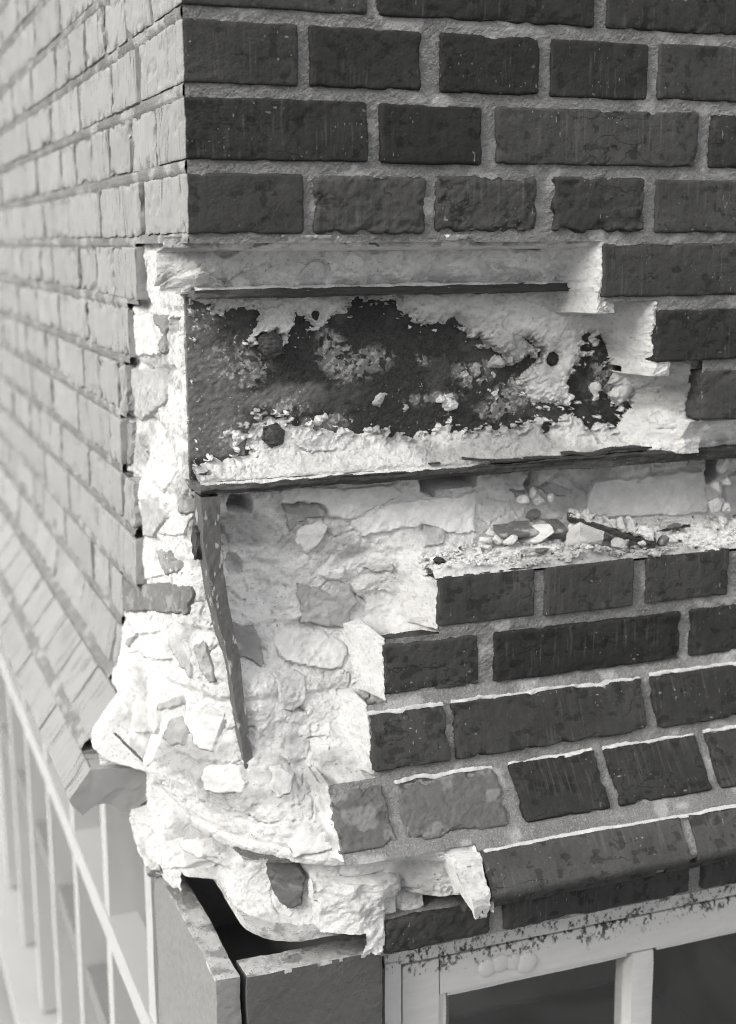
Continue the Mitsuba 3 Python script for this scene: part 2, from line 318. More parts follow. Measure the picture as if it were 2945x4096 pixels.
FRAG = [[[[-0.1447,-0.0797],[-0.0867,-0.0796],[-0.084,-0.0945],[-0.092,-0.0999],[-0.0952,-0.119],[-0.1106,-0.1214],[-0.1277,-0.1123],[-0.1013,-0.1005],[-0.1329,-0.0907]],4,0.003],[[[-0.2844,-0.1502],[-0.1436,-0.1401],[-0.1189,-0.1355],[-0.1102,-0.1418],[-0.093,-0.162],[-0.1014,-0.1706],[-0.1719,-0.1901],[-0.2347,-0.2057],[-0.2826,-0.2038],[-0.2864,-0.1768]],6,0.003],[[[-0.3125,-0.216],[-0.2627,-0.2112],[-0.2635,-0.2215],[-0.2701,-0.2282],[-0.272,-0.2395],[-0.2689,-0.2476],[-0.2753,-0.2632],[-0.3437,-0.2717],[-0.337,-0.245],[-0.3203,-0.2208]],4,0.002],[[[-0.2076,-0.292],[-0.1456,-0.2788],[-0.0915,-0.2864],[-0.0882,-0.2912],[-0.1624,-0.3217],[-0.1783,-0.3305],[-0.2228,-0.3362]],6,0.004],[[[-0.0506,-0.2576],[0.0163,-0.2565],[0.0124,-0.2726],[-0.0063,-0.2756],[-0.0541,-0.2799],[-0.0467,-0.2683]],4,0.003],[[[-0.1688,-0.3411],[-0.1031,-0.33],[-0.0997,-0.336],[-0.0625,-0.332],[-0.0571,-0.3425],[-0.1301,-0.3616],[-0.1588,-0.3542]],4,0.001],[[[-0.3559,-0.4179],[-0.3224,-0.4098],[-0.2975,-0.4111],[-0.1427,-0.3733],[-0.0539,-0.3573],[-0.0163,-0.3506],[-0.0104,-0.3566],[-0.0287,-0.38],[-0.2417,-0.4294],[-0.3329,-0.4533],[-0.409,-0.452]],3,0.004],[[[-0.3022,-0.4752],[-0.2788,-0.4683],[-0.2873,-0.4843],[-0.3015,-0.4836]],5,0.003],[[[-0.2774,-0.4708],[-0.1145,-0.4238],[-0.0919,-0.4298],[-0.0824,-0.4416],[-0.1586,-0.4614],[-0.2835,-0.4891]],8,0.005],[[[-0.1059,-0.423],[-0.0658,-0.4103],[-0.0345,-0.4174],[-0.0305,-0.428],[-0.0414,-0.4517],[-0.0726,-0.4403]],6,0.001],[[[-0.0286,-0.4139],[-0.0002,-0.4057],[0.0022,-0.4159],[0.0056,-0.4304],[0.0038,-0.4468],[-0.005,-0.4493],[-0.014,-0.4392],[-0.0259,-0.4173]],5,0.004],[[[-0.1032,-0.4946],[-0.0649,-0.4732],[-0.0651,-0.4852],[-0.0796,-0.4914],[-0.0988,-0.4998]],6,0.005],[[[-0.0811,-0.5052],[-0.0706,-0.4982],[-0.0552,-0.5075],[-0.0578,-0.5218],[-0.0722,-0.5274],[-0.0817,-0.5215]],5,0.005],[[[-0.2706,-0.5378],[-0.2374,-0.5265],[-0.104,-0.4973],[-0.0951,-0.5095],[-0.104,-0.5231],[-0.2736,-0.5738],[-0.2836,-0.5656]],7,0.003],[[[0.0243,-0.3826],[0.0669,-0.3942],[0.0709,-0.4083],[0.0666,-0.4297],[0.0618,-0.4341],[0.0489,-0.4241],[0.0332,-0.4201],[0.0257,-0.3983]],4,0.004],[[[-0.3344,-0.748],[-0.3124,-0.7512],[-0.2081,-0.71],[-0.2744,-0.7502],[-0.3366,-0.7758]],4,0.003],[[[0.1178,-0.2712],[0.1308,-0.2708],[0.1557,-0.2738],[0.1615,-0.2807],[0.1615,-0.288],[0.1473,-0.2875],[0.132,-0.2914],[0.1204,-0.301],[0.1175,-0.2813]],4,0.003],[[[0.2726,-0.306],[0.2959,-0.3094],[0.2941,-0.3192],[0.2889,-0.3269],[0.265,-0.3257]],6,0.002],[[[0.1934,-0.3449],[0.2277,-0.3426],[0.2288,-0.3555],[0.2213,-0.3517],[0.206,-0.3503]],5,0.003],[[[0.1231,-0.3559],[0.1472,-0.3625],[0.1562,-0.3729],[0.1724,-0.361],[0.183,-0.3618],[0.1864,-0.3813],[0.1711,-0.4018],[0.161,-0.4077],[0.1187,-0.3996],[0.1198,-0.3857],[0.1205,-0.3715]],5,0.005],[[[0.0867,-0.4006],[0.1085,-0.4023],[0.1412,-0.4086],[0.1607,-0.4242],[0.1591,-0.4351],[0.147,-0.4449],[0.1267,-0.4473],[0.0887,-0.4332],[0.0812,-0.4148]],8,0.006],[[[0.0718,-0.4401],[0.0949,-0.4419],[0.1078,-0.4479],[0.0942,-0.4784],[0.0803,-0.4824],[0.0695,-0.482],[0.0699,-0.4608]],7,0.003],[[[0.0367,-0.5298],[0.0479,-0.5265],[0.0579,-0.5378],[0.0464,-0.5509],[0.0343,-0.5531],[0.0305,-0.544]],7,0.003],[[[0.0013,-0.611],[0.0223,-0.6094],[0.029,-0.6199],[0.0405,-0.6306],[0.0424,-0.6413],[0.0377,-0.6717],[0.02,-0.6768],[0.0004,-0.6648],[-0.0072,-0.6423]],2,0.003],[[[-0.0382,-0.6192],[-0.0168,-0.6085],[-0.0229,-0.6282],[-0.0357,-0.6329]],6,0.002],[[[0.4813,-0.292],[0.4945,-0.2747],[0.5488,-0.2745],[0.6142,-0.2713],[0.6409,-0.2711],[0.6435,-0.2845],[0.6403,-0.3221],[0.6045,-0.3235],[0.4837,-0.3167],[0.4789,-0.3063]],8,0.004],[[[0.6685,-0.2807],[0.6905,-0.2793],[0.6834,-0.3285],[0.6718,-0.3285],[0.6658,-0.3051]],6,0.006],[[[0.387,-0.2782],[0.4038,-0.2774],[0.4049,-0.2846],[0.3939,-0.2873]],4,0.006],[[[0.4198,-0.2767],[0.4404,-0.2727],[0.4633,-0.2832],[0.454,-0.2898],[0.43,-0.2862]],5,0.004],[[[-0.2477,-0.0856],[-0.1508,-0.0806],[-0.1312,-0.1035],[-0.1156,-0.123],[-0.2514,-0.1342],[-0.262,-0.1112]],8,0.003],[[[-0.2564,-0.3516],[-0.1742,-0.3352],[-0.1695,-0.3426],[-0.1649,-0.3555],[-0.1369,-0.3645],[-0.246,-0.3948],[-0.2862,-0.3936]],8,0.002],[[[-0.0842,-0.2746],[-0.0553,-0.2609],[-0.051,-0.2793],[0.0063,-0.2752],[-0.0231,-0.2968],[-0.1329,-0.3185],[-0.1544,-0.3201],[-0.0889,-0.2926]],8,0.002],[[[-0.0646,-0.4825],[-0.0242,-0.4743],[0.0037,-0.4779],[-0.0034,-0.4951],[-0.017,-0.517],[-0.0393,-0.5192],[-0.0538,-0.506]],8,0.003],[[[-0.3053,-0.4632],[-0.1366,-0.4188],[-0.1242,-0.4236],[-0.28,-0.4671]],8,0.002],[[[-0.0285,-0.5339],[0.0101,-0.527],[0.0148,-0.5407],[0.0076,-0.5509],[-0.0325,-0.5574]],8,0.003],[[[0.0395,-0.5821],[0.0673,-0.5803],[0.0718,-0.5849],[0.1392,-0.5866],[0.135,-0.5935],[0.0652,-0.5969],[0.0306,-0.6034],[0.0311,-0.5936]],8,0.004],[[[-0.3295,-0.7441],[-0.1736,-0.6606],[-0.091,-0.6298],[-0.0828,-0.6451],[-0.1563,-0.688],[-0.3051,-0.7498]],8,0.003],[[[0.1286,-0.2991],[0.1467,-0.2927],[0.1653,-0.2941],[0.1553,-0.3132],[0.1367,-0.325],[0.1255,-0.3145]],8,0.002],[[[0.1874,-0.2919],[0.2156,-0.2876],[0.2396,-0.2777],[0.29,-0.2783],[0.3425,-0.2746],[0.3321,-0.3188],[0.2983,-0.3159],[0.2716,-0.3054],[0.2408,-0.3066],[0.1995,-0.3118]],9,0.004],[[[0.115,-0.2545],[0.1719,-0.2558],[0.1862,-0.2593],[0.2456,-0.2587],[0.2541,-0.2699],[0.2399,-0.2758],[0.2015,-0.2905],[0.1821,-0.293],[0.1649,-0.2876],[0.1609,-0.2755],[0.1156,-0.2685]],8,0.003],[[[0.1472,-0.3464],[0.1774,-0.3451],[0.1766,-0.3533],[0.1637,-0.3578],[0.1483,-0.3506]],8,0.008]]
HOLES = [[[[-0.0813,-0.0831],[-0.0336,-0.0812],[-0.0366,-0.0897],[-0.0797,-0.098]],0.07],[[[0.0631,-0.2585],[0.0823,-0.2586],[0.0857,-0.2687],[0.0835,-0.2757],[0.0598,-0.2721]],0.05],[[[0.2757,-0.256],[0.3455,-0.2567],[0.3435,-0.2686],[0.3068,-0.2678],[0.2928,-0.2692],[0.2903,-0.277],[0.2766,-0.2699]],0.06],[[[0.0803,-0.4824],[0.0902,-0.4777],[0.0947,-0.4865]],0.02],[[[0.0535,-0.3174],[0.0623,-0.3195],[0.0677,-0.3306],[0.0663,-0.3408],[0.0622,-0.3417],[0.0508,-0.3392]],0.012],[[[0.651,-0.2531],[0.6761,-0.2538],[0.6649,-0.2653],[0.6588,-0.2818],[0.6475,-0.2886],[0.6448,-0.2846]],0.07],[[[0.4211,-0.2563],[0.4204,-0.2732],[0.4082,-0.2847],[0.4055,-0.2793],[0.4093,-0.2689]],0.025]]
BARE = [[0.0142,-0.0653],[0.0188,-0.0645],[0.0459,-0.0666],[0.0444,-0.0755],[0.0507,-0.0733],[0.0607,-0.0723],[0.0721,-0.0702],[0.0809,-0.0697],[0.0885,-0.0717],[0.0922,-0.0754],[0.0895,-0.0827],[0.0919,-0.09],[0.0867,-0.096],[0.0827,-0.1007],[0.0839,-0.1069],[0.0878,-0.1045],[0.0918,-0.0973],[0.0982,-0.0963],[0.1059,-0.0941],[0.1136,-0.0992],[0.1154,-0.1048],[0.12,-0.1043],[0.1226,-0.1007],[0.1253,-0.0934],[0.1274,-0.0848],[0.1295,-0.0763],[0.1321,-0.0758],[0.1438,-0.0816],[0.1463,-0.0878],[0.1515,-0.0922],[0.1581,-0.0906],[0.1629,-0.0845],[0.1702,-0.081],[0.1818,-0.0744],[0.1889,-0.0708],[0.191,-0.0643],[0.2442,-0.0638],[0.2414,-0.0751],[0.2483,-0.0765],[0.2566,-0.078],[0.2594,-0.0856],[0.2678,-0.0909],[0.2747,-0.0873],[0.2846,-0.0888],[0.2987,-0.0879],[0.3058,-0.0842],[0.3086,-0.0881],[0.3173,-0.0961],[0.3216,-0.1014],[0.3274,-0.1061],[0.3346,-0.105],[0.3405,-0.1123],[0.3478,-0.1191],[0.3567,-0.1233],[0.3626,-0.1274],[0.3677,-0.1288],[0.3834,-0.1309],[0.3957,-0.1274],[0.3982,-0.1197],[0.3927,-0.1109],[0.4043,-0.1183],[0.4089,-0.1263],[0.4065,-0.1388],[0.3995,-0.1417],[0.389,-0.1476],[0.3839,-0.1568],[0.3929,-0.1682],[0.402,-0.179],[0.4199,-0.1814],[0.438,-0.1822],[0.4434,-0.1801],[0.4412,-0.164],[0.4444,-0.1513],[0.4532,-0.1389],[0.4591,-0.1248],[0.4587,-0.109],[0.4741,-0.1062],[0.4698,-0.1156],[0.4833,-0.11],[0.4926,-0.1131],[0.4959,-0.1292],[0.5021,-0.1488],[0.4951,-0.1614],[0.5027,-0.1666],[0.4966,-0.1777],[0.5063,-0.1895],[0.5211,-0.182],[0.5287,-0.184],[0.5309,-0.1923],[0.5374,-0.1894],[0.5368,-0.1976],[0.5223,-0.2149],[0.5093,-0.2216],[0.4959,-0.2135],[0.4809,-0.2078],[0.4756,-0.219],[0.468,-0.2104],[0.4622,-0.202],[0.4511,-0.1966],[0.4402,-0.1976],[0.4313,-0.2036],[0.4207,-0.2143],[0.4135,-0.2139],[0.4113,-0.1978],[0.4042,-0.2006],[0.3848,-0.2076],[0.3724,-0.2069],[0.3319,-0.2092],[0.3215,-0.2093],[0.3128,-0.2081],[0.3041,-0.209],[0.3012,-0.2015],[0.2854,-0.2014],[0.2811,-0.2064],[0.2655,-0.2082],[0.257,-0.2129],[0.25,-0.2086],[0.2416,-0.2055],[0.2332,-0.2077],[0.2248,-0.202],[0.2138,-0.1988],[0.2055,-0.1997],[0.2,-0.2045],[0.1918,-0.2034],[0.1891,-0.1994],[0.1782,-0.1995],[0.1728,-0.2017],[0.1647,-0.1987],[0.1567,-0.197],[0.15,-0.1979],[0.1461,-0.1914],[0.1328,-0.1932],[0.1209,-0.1913],[0.117,-0.1886],[0.1162,-0.1835],[0.1018,-0.1828],[0.0901,-0.1847],[0.0836,-0.1868],[0.0796,-0.1941],[0.0766,-0.2102],[0.0777,-0.2179],[0.0725,-0.2213],[0.0507,-0.2212],[0.038,-0.2217],[0.029,-0.2267],[0.0176,-0.2291],[0.0124,-0.1966],[0.0123,-0.1599]]
ISL = [[0.2212,-0.1699,0.0062],[0.2511,-0.1771,0.0042],[0.3007,-0.1762,0.0101],[0.2899,-0.1718,0.0036],[0.3568,-0.1351,0.0103],[0.3541,-0.1469,0.0059],[0.3558,-0.1681,0.0052],[0.322,-0.1463,0.0065],[0.3336,-0.1448,0.0058],[0.4798,-0.1721,0.007],[0.4743,-0.1134,0.0046],[0.1528,-0.1841,0.008],[0.0887,-0.1787,0.0065],[0.1543,-0.1833,0.0067],[0.0234,-0.075,0.0037],[0.0666,-0.1996,0.0077],[0.0552,-0.1978,0.0057],[0.0707,-0.1874,0.0032]]
HOLW = [[0.1517,-0.0793,0.0055],[0.4251,-0.134,0.0081]]
LAY = {"T1":[[0.3863,-0.0052],[0.3783,-0.0189],[0.3834,-0.0262],[0.3953,-0.0321],[0.415,-0.0426],[0.4195,-0.0501],[0.4251,-0.065],[0.4406,-0.0671],[0.4527,-0.0663],[0.4505,-0.0003],[0.3862,-0.0001]],"T2":[[0.428,-0.066],[0.4488,-0.0674],[0.4786,-0.0685],[0.516,-0.07],[0.5207,-0.1378],[0.5117,-0.139],[0.4653,-0.1427],[0.4607,-0.1356],[0.4596,-0.1294],[0.4536,-0.1079],[0.4477,-0.0866],[0.4353,-0.0788]],"T3":[[0.4679,-0.1444],[0.5182,-0.1404],[0.5999,-0.1383],[0.6036,-0.2092],[0.5285,-0.2117],[0.502,-0.1912],[0.5034,-0.1803],[0.4904,-0.1734],[0.4722,-0.1663]]}
ELL = [[0.067,-0.128,0.036,0.019],[0.191,-0.128,0.042,0.018],[0.17,-0.116,0.02,0.02],[0.328,-0.145,0.022,0.012],[0.111,-0.174,0.03,0.012],[0.058,-0.202,0.022,0.02],[0.37,-0.17,0.03,0.015],[0.487,-0.158,0.018,0.025],[0.358,-0.183,0.025,0.012],[0.273,-0.132,0.01,0.006],[0.021,-0.084,0.02,0.012],[0.287,-0.17,0.03,0.012],[0.161,-0.19,0.03,0.01]]
RUB = [["plank",0.479,0.06,-0.32,0.0888,0.0],["slate",0.392,0.09,-0.318,0.0647,0.0],["big",0.396,0.055,-0.326,0.0346,0.0181],["flat",0.443,0.04,-0.327,0.0482,0.0211],["s1",0.381,0.075,-0.323,0.0166,0.0105],["s2",0.348,0.08,-0.323,0.0181,0.0136],["s3",0.347,0.06,-0.325,0.0105,0.009],["s4",0.359,0.055,-0.326,0.012,0.009],["s5",0.388,0.08,-0.287,0.012,0.0075],["s6",0.397,0.08,-0.281,0.0075,0.009],["s7",0.407,0.08,-0.291,0.012,0.0105],["s8",0.421,0.08,-0.288,0.0075,0.0075],["tri",0.402,0.085,-0.307,0.012,0.009],["f1",0.463,0.01,-0.332,0.0151,0.012],["f2",0.489,0.03,-0.331,0.0105,0.0136],["f3",0.498,0.015,-0.333,0.0075,0.006],["p1",0.638,0.07,-0.265,0.009,0.0151],["p2",0.631,0.07,-0.291,0.0105,0.0136],["p3",0.629,0.07,-0.311,0.0136,0.0151],["p4",0.647,0.07,-0.318,0.009,0.012],["p5",0.643,0.07,-0.285,0.0075,0.012],["p6",0.654,0.07,-0.256,0.0075,0.012],["p7",0.641,0.07,-0.329,0.012,0.009],["d1",0.529,0.02,-0.334,0.0105,0.009],["d2",0.569,0.06,-0.329,0.0151,0.006],["t1",0.386,0.03,-0.333,0.0151,0.0045],["t2",0.364,0.025,-0.331,0.012,0.0045],["u1",0.332,0.06,-0.324,0.0105,0.0075],["u2",0.33,0.06,-0.331,0.012,0.006]]
# ------------------------------------------------------------------ rounded, uneven boxes (bricks, flanges, boards)
def patch(o, a, b, na, nb):
    s, t = np.meshgrid(np.linspace(0, 1, na), np.linspace(0, 1, nb))
    v = np.asarray(o, float) + s.reshape(-1, 1) * np.asarray(a, float) + t.reshape(-1, 1) * np.asarray(b, float)
    i = np.arange((na - 1) * (nb - 1))
    i = i // (na - 1) * na + i % (na - 1)
    return v, np.stack([i, i + 1, i + na + 1, i + na], 1)


def block(u0, u1, n0, n1, v0, v1, faces='flrtb', res=.0022, deep=.006, seed=0.0, r=.004, wob=.0022, rough=.0009, chip=0.0, tone=4, pale='', place=None, k=0):
    """A box in (u, n outward, v): a list of face grids whose points share one rounding and one displacement. -> vertices, quads, uv"""
    c, h = np.array([(u0 + u1) / 2, (n0 + n1) / 2, (v0 + v1) / 2]), np.array([u1 - u0, n1 - n0, v1 - v0]) / 2
    L, D, H = u1 - u0, n1 - n0, v1 - v0
    cnt = lambda x, q: max(2, int(round(x / q)) + 1)
    F = {'f': ((u0, n1, v0), (L, 0, 0), (0, 0, H), cnt(L, res), cnt(H, res)), 'l': ((u0, n0, v0), (0, D, 0), (0, 0, H), cnt(D, deep), cnt(H, res)),
         'r': ((u1, n1, v0), (0, -D, 0), (0, 0, H), cnt(D, deep), cnt(H, res)), 't': ((u0, n1, v1), (L, 0, 0), (0, -D, 0), cnt(L, res), cnt(D, deep)),
         'b': ((u0, n0, v0), (L, 0, 0), (0, D, 0), cnt(L, res), cnt(D, deep)), 'k': ((u1, n0, v0), (-L, 0, 0), (0, 0, H), cnt(L, .02), cnt(H, .02))}
    V, Q, UV, at = [], [], [], 0
    rr = min(r, h.min() * .9)
    for f in faces:
        v, q = patch(*F[f])
        if f in 'fk' or deep < .004:
            pass
        d0 = v - c
        core = np.clip(d0, -(h - rr), h - rr)
        e = d0 - core
        ln = np.linalg.norm(e, axis=1, keepdims=True)
        nrm = e / np.maximum(ln, 1e-12)
        P = v * 1.0 + seed
        p = c + core + nrm * rr
        w = np.stack([fbm(P * 26 + 7 * j, 2, j) - .5 for j in range(3)], -1) * 2 * wob
        p = p + w + nrm * ((fbm(P * 150, 3, 5) - .5) * 2 * rough)[:, None]
        if chip:
            edge = np.minimum(h[0] - abs(d0[:, 0]), h[2] - abs(d0[:, 2]))
            bite = np.clip(fbm(P * 70, 3, 9) - .50, 0, 1) * np.clip(1 - edge / .014, 0, 1)
            p = p - nrm * (bite * chip * .06)[:, None]
        V.append(p); Q.append(q + at); at += len(p)
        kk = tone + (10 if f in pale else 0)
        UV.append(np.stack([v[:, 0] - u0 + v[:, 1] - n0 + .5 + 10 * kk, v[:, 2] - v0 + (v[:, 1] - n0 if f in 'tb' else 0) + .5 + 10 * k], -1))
    V = np.vstack(V)
    return (place(V) if place else V), np.vstack(Q), np.vstack(UV)


def join(parts):
    V, Q, U, at = [], [], [], 0
    for v, q, u in parts:
        V.append(v); Q.append(q + at); U.append(u); at += len(v)
    return np.vstack(V), np.vstack(Q), np.vstack(U)


def flip(q):
    return q[:, ::-1]


PR = np.array([[-9, .112], [-.642, .112], [-.608, .088], [-.592, .066], [-.542, .030], [-.530, .026], [-.475, .008], [-.462, 0], [9, 0]])   # how far the front wall leans out, by height
PL = np.array([[-9, .091], [-.645, .091], [-.608, .067], [-.592, .057], [-.542, .020], [-.530, .012], [-.475, .002], [-.462, 0], [9, 0]])
front = lambda V: np.stack([V[:, 0], -V[:, 1], V[:, 2]], -1)
side = lambda V: np.stack([-V[:, 1], -V[:, 0], V[:, 2]], -1)


def leaning(bot, top, then):
    """local v runs from the point bot = (out, z) to top"""
    d = np.subtract(top, bot); ln = np.hypot(*d); d = d / ln

    def f(V):
        o = bot[0] + V[:, 2] * d[0] + V[:, 1] * d[1]
        z = bot[1] + V[:, 2] * d[1] - V[:, 1] * d[0]
        return then(np.stack([V[:, 0], o, z], -1))
    return f, ln


PITCH_Z, JT = .066, .0115
row_z = lambda r: ((4 - r) * PITCH_Z, (4 - r) * PITCH_Z + PITCH_Z - JT)

front_wall = thing('brick_wall', 'shaded dark brick wall facing us, broken open round the steel beam', 'wall')
side_wall = thing('brick_wall_001', 'pale sunlit brick wall running away to the left of the corner', 'wall')
NB = [0]


def put_brick(wall, name, data, smooth=True, bsdf='brick_mat', **kw):
    v, q, uv = data
    add(f'{wall}__{name}', (v, q), bsdf, smooth=smooth, uv=uv, **kw)


# ------------------------------------------------------------------ front wall: bricks measured course by course
ROWS = {1: [(0, .1757), (.1859, .4151), (.4283, .656)], 2: [(0, .1081), (.1189, .2304), (.2489, .355), (.3676, .478), (.4903, .602)], 3: [(0, .1759), (.1879, .2931), (.3092, .5403), (.5543, .66)],
        4: [(0, .1117), (.1213, .2352), (.2449, .3557), (.3725, .4789), (.4926, .604)], 5: [(.4329, .662)], 6: [(.4989, .608), (.620, .73)], 7: [(.5581, .664)],
        10: [(.2512, .3618), (.3725, .4808), (.496, .6035), (.616, .725)], 11: [(.191, .2973), (.3139, .5426), (.555, .784)]}
ROWS[0] = [(0, .112), (.124, .236), (.248, .358), (.370, .480), (.492, .602)]
TONE = {(2, 0): 6, (3, 0): 3, (4, 0): 6, (4, 1): 8, (4, 2): 7, (4, 3): 5, (10, 0): 7, (10, 1): 7, (10, 2): 6, (11, 0): 6, (7, 0): 8}
LW = {}
for r, bricks in sorted(ROWS.items()):
    z0, z1 = row_z(r)
    for i, (a, b) in enumerate(bricks):
        NB[0] += 1
        k = NB[0]
        rr = np.random.default_rng(100 * r + i)
        tone = TONE.get((r, i), int(rr.integers(1, 9)))
        quoin = i == 0 and r <= 4
        dz = rr.uniform(-.0012, .0012)
        kw = dict(seed=k * 3.7, tone=tone, k=k % 40, res=.0016, wob=.0010, rough=.0005, chip=rr.uniform(.0, .22), r=.0032)
        if r == 4 and i in (1, 2, 3):
            kw.update(rough=.0012, chip=.4, r=.005, wob=.0014)
        if quoin:
            w = .1145 if r % 2 else .183
            v, q, uv = block(a, b, -w, 0, z0 + dz, z1 + dz, 'flrtb', deep=.0025, pale='l', place=front, **{**kw, 'wob': .0012, 'rough': .0003, 'chip': .1, 'r': .0028})  # left face takes the lightened tone, sunlight painted into its colour
        else:
            out = rr.uniform(-.0012, .0018)
            v, q, uv = block(a, b, -.045, out, z0 + dz, z1 + dz, 'flrtb', deep=.004, place=front, **kw)
        put_brick(front_wall, 'brick', (v, q, uv))
BOTR = lambda z: (float(np.interp(z, PR[:, 0], PR[:, 1])), z)
LEAN = {12: ((.027, -.530), (.008, -.4755), [(.1691, .2540), (.2600, .4880), (.500, .730)]), 13: ((.068, -.592), (.030, -.5415), [(.1180, .1760), (.1880, .3015), (.3170, .4190), (.4300, .5460), (.5580, .665), (.677, .784)])}
for r, (bot, top, bricks) in LEAN.items():
    f, ln = leaning(bot, top, front)
    for i, (a, b) in enumerate(bricks):
        NB[0] += 1; k = NB[0]
        rr = np.random.default_rng(100 * r + i)
        spall = r == 13 and i < 2
        d = block(a, b, -.045, 0.0 if spall else .002, 0, ln, 'flrtb', res=.0016, deep=.004, seed=k * 3.7, tone=6 if r == 12 and i == 0 else int(rr.integers(1, 6)), k=k % 40,
                  wob=.0012, rough=.0010 if spall else .0005, chip=.5 if spall else .25, r=.004 if spall else .0028, place=f)
        if spall:
            v, q, uv = d
            uv = np.stack([uv[:, 0] % 10 + 20, uv[:, 1]], -1)
            put_brick(front_wall, 'brick', (v, q, uv), bsdf='broken_mat', label=('half brick with a raw broken face left at the edge of the hole', 'whole brick with its face spalled away')[i])
        else:
            put_brick(front_wall, 'brick', d)


for r, (bot, top, bricks) in LEAN.items():
    f, ln = leaning(bot, top, front)
    for i, (a, b) in enumerate(bricks):
        if r == 13 and i == 0:
            continue
        v, q, u = block(a + .001, b - .001, -.006, .0004, ln - .0012, ln + .0034, 'flrt', res=.0016, deep=.002, seed=r * 3.3 + i, r=.0012, wob=.0030, rough=.0016)  # thin pale strip along the top edge of each leaning brick
        v[:, 1] -= .012 * np.clip(fbm(v * np.array([45, 0, 0]) + r * 9.7 + i * 3.1, 3, 2) - .47, 0, 1) * (1 + 0 * v[:, 0])
        v[:, 2] -= .008 * np.clip(fbm(v * np.array([38, 0, 0]) + r * 4.7 + i * 5.1, 3, 6) - .42, 0, 1)
        v = f(v)
        add(front_wall + '__lime_edge', (v, q), 'pale_edge_mat', smooth=True)
v, q, u = block(.262, .80, -.006, .0002, 0, .005, 'flrt', res=.002, deep=.002, seed=9.3, r=.0012, wob=.0034, rough=.0008, place=leaning((.0885, -.6065), (.080, -.600), front)[0])  # pale strip along the top edge of the drip course
add(front_wall + '__lime_edge', (v, q), 'pale_edge_mat', smooth=True)


# drip course: shaped bricks with a sloping face, a nose and a hollow under it
def nosed(a, b, prof, then, res, seed, tone, k, pale=False, rough=.0008):
    """the profile (out, z), counter-clockwise seen along +u, drawn out from a to b"""
    ring = sg.LinearRing(prof)
    n = int(ring.length / .003)
    P = np.array([ring.interpolate(i / n, normalized=True).coords[0] for i in range(n)])
    m = max(3, int((b - a) / res) + 1)
    U = np.linspace(a, b, m)
    V = np.array([[u, o, z] for u in U for o, z in P])
    Q = [[i * n + j, (i + 1) * n + j, (i + 1) * n + (j + 1) % n, i * n + (j + 1) % n] for i in range(m - 1) for j in range(n)]
    V = V + (np.stack([fbm(V * 40 + seed + 5 * j, 3, j) for j in range(3)], -1) - .5) * .0035 + (fbm(V * 230 + seed, 3, 4) - .5)[:, None] * rough * 2
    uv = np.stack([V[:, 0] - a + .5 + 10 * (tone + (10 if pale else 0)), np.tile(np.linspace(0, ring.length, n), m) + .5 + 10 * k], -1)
    v, q, u2 = V, np.array(Q), uv
    for end, us in ((0, 1), (m - 1, -1)):
        tri = trimesh.creation.triangulate_polygon(sg.Polygon(P), engine='earcut')
        idx = np.array([np.argmin(np.hypot(*(P - t).T)) for t in tri[0]])
        f = idx[tri[1]]
        f = f if us > 0 else f[:, ::-1]
        base = len(v)
        v = np.vstack([v, V[end * n:(end + 1) * n]]); u2 = np.vstack([u2, uv[end * n:(end + 1) * n]])
        q = np.vstack([q, np.stack([f[:, 0], f[:, 1], f[:, 2], f[:, 2]], 1) + base])
    v = then(v)
    t = np.vstack([q[:, [0, 1, 2]], q[:, [0, 2, 3]]])
    t = t[(t[:, 0] != t[:, 1]) & (t[:, 1] != t[:, 2]) & (t[:, 2] != t[:, 0])]
    return v, t, u2


HOODR = [(.0, -.612), (.090, -.606), (.1135, -.640), (.111, -.647), (.100, -.655), (.085, -.657), (.070, -.660), (.058, -.672), (.050, -.690), (.0, -.690)]
for i, (a, b) in enumerate([(.259, .4890), (.5010, .731), (.743, .95)]):
    NB[0] += 1
    put_brick(front_wall, 'shaped_brick', nosed(a, b, HOODR, front, .003, NB[0] * 2.3, 9, NB[0] % 40), smooth=40 if False else True)
HJ = [(o * .96, z - .0015 if z > -.62 else z + .002) for o, z in HOODR]
for a, b in ((.4880, .5020), (.730, .744)):
    add(front_wall + '__joint', nosed(a, b, HJ, front, .003, a * 9, 0, 0)[:2], 'joint_mat', smooth=True)
v, q, u = block(.17, .85, -.06, .036, -.728, -.684, 'flrtb', res=.003, deep=.02, seed=6.1, r=.001, wob=.001, rough=.0008, place=front)
add(front_wall + '__joint', (v, q), 'joint_mat', smooth=35)
f, ln = leaning((.040, -.7265), (.044, -.688), front)
for i, (a, b) in enumerate([(.172, .2945), (.3090, .5410), (.556, .79)]):
    NB[0] += 1; k = NB[0]
    put_brick(front_wall, 'brick', block(a, b, -.04, 0, 0, ln, 'flrtb', res=.002, deep=.005, seed=k * 3.1, tone=6, k=k % 40, wob=.0025, rough=.0015, r=.006, place=f))


# pointing of the front wall
def start_front(z):
    z = np.asarray(z)
    return np.select([z > -.009, z > -.0695, z > -.1355, z > -.200, z > -.3465, z > -.402, z > -.468, z > -.537, z > -.603], [-.02, .4335, .4995, .5587, 9.0, .2518, .1916, .1697, .1188], .256)


def sheet(X, Z, surf, keep, seed):
    x, z = np.meshgrid(X, Z)
    P = surf(x, z)
    na = len(X)
    i = np.arange((len(X) - 1) * (len(Z) - 1)); i = i // (na - 1) * na + i % (na - 1)
    q = np.stack([i, i + 1, i + na + 1, i + na], 1)
    ok = keep(x, z).ravel()
    q = q[ok[q].all(1)]
    return P.reshape(-1, 3), q


def compact(v, q, *more):
    used = np.unique(q)
    m = np.full(len(v), -1); m[used] = np.arange(len(used))
    return (v[used], m[q], *[a[used] for a in more])


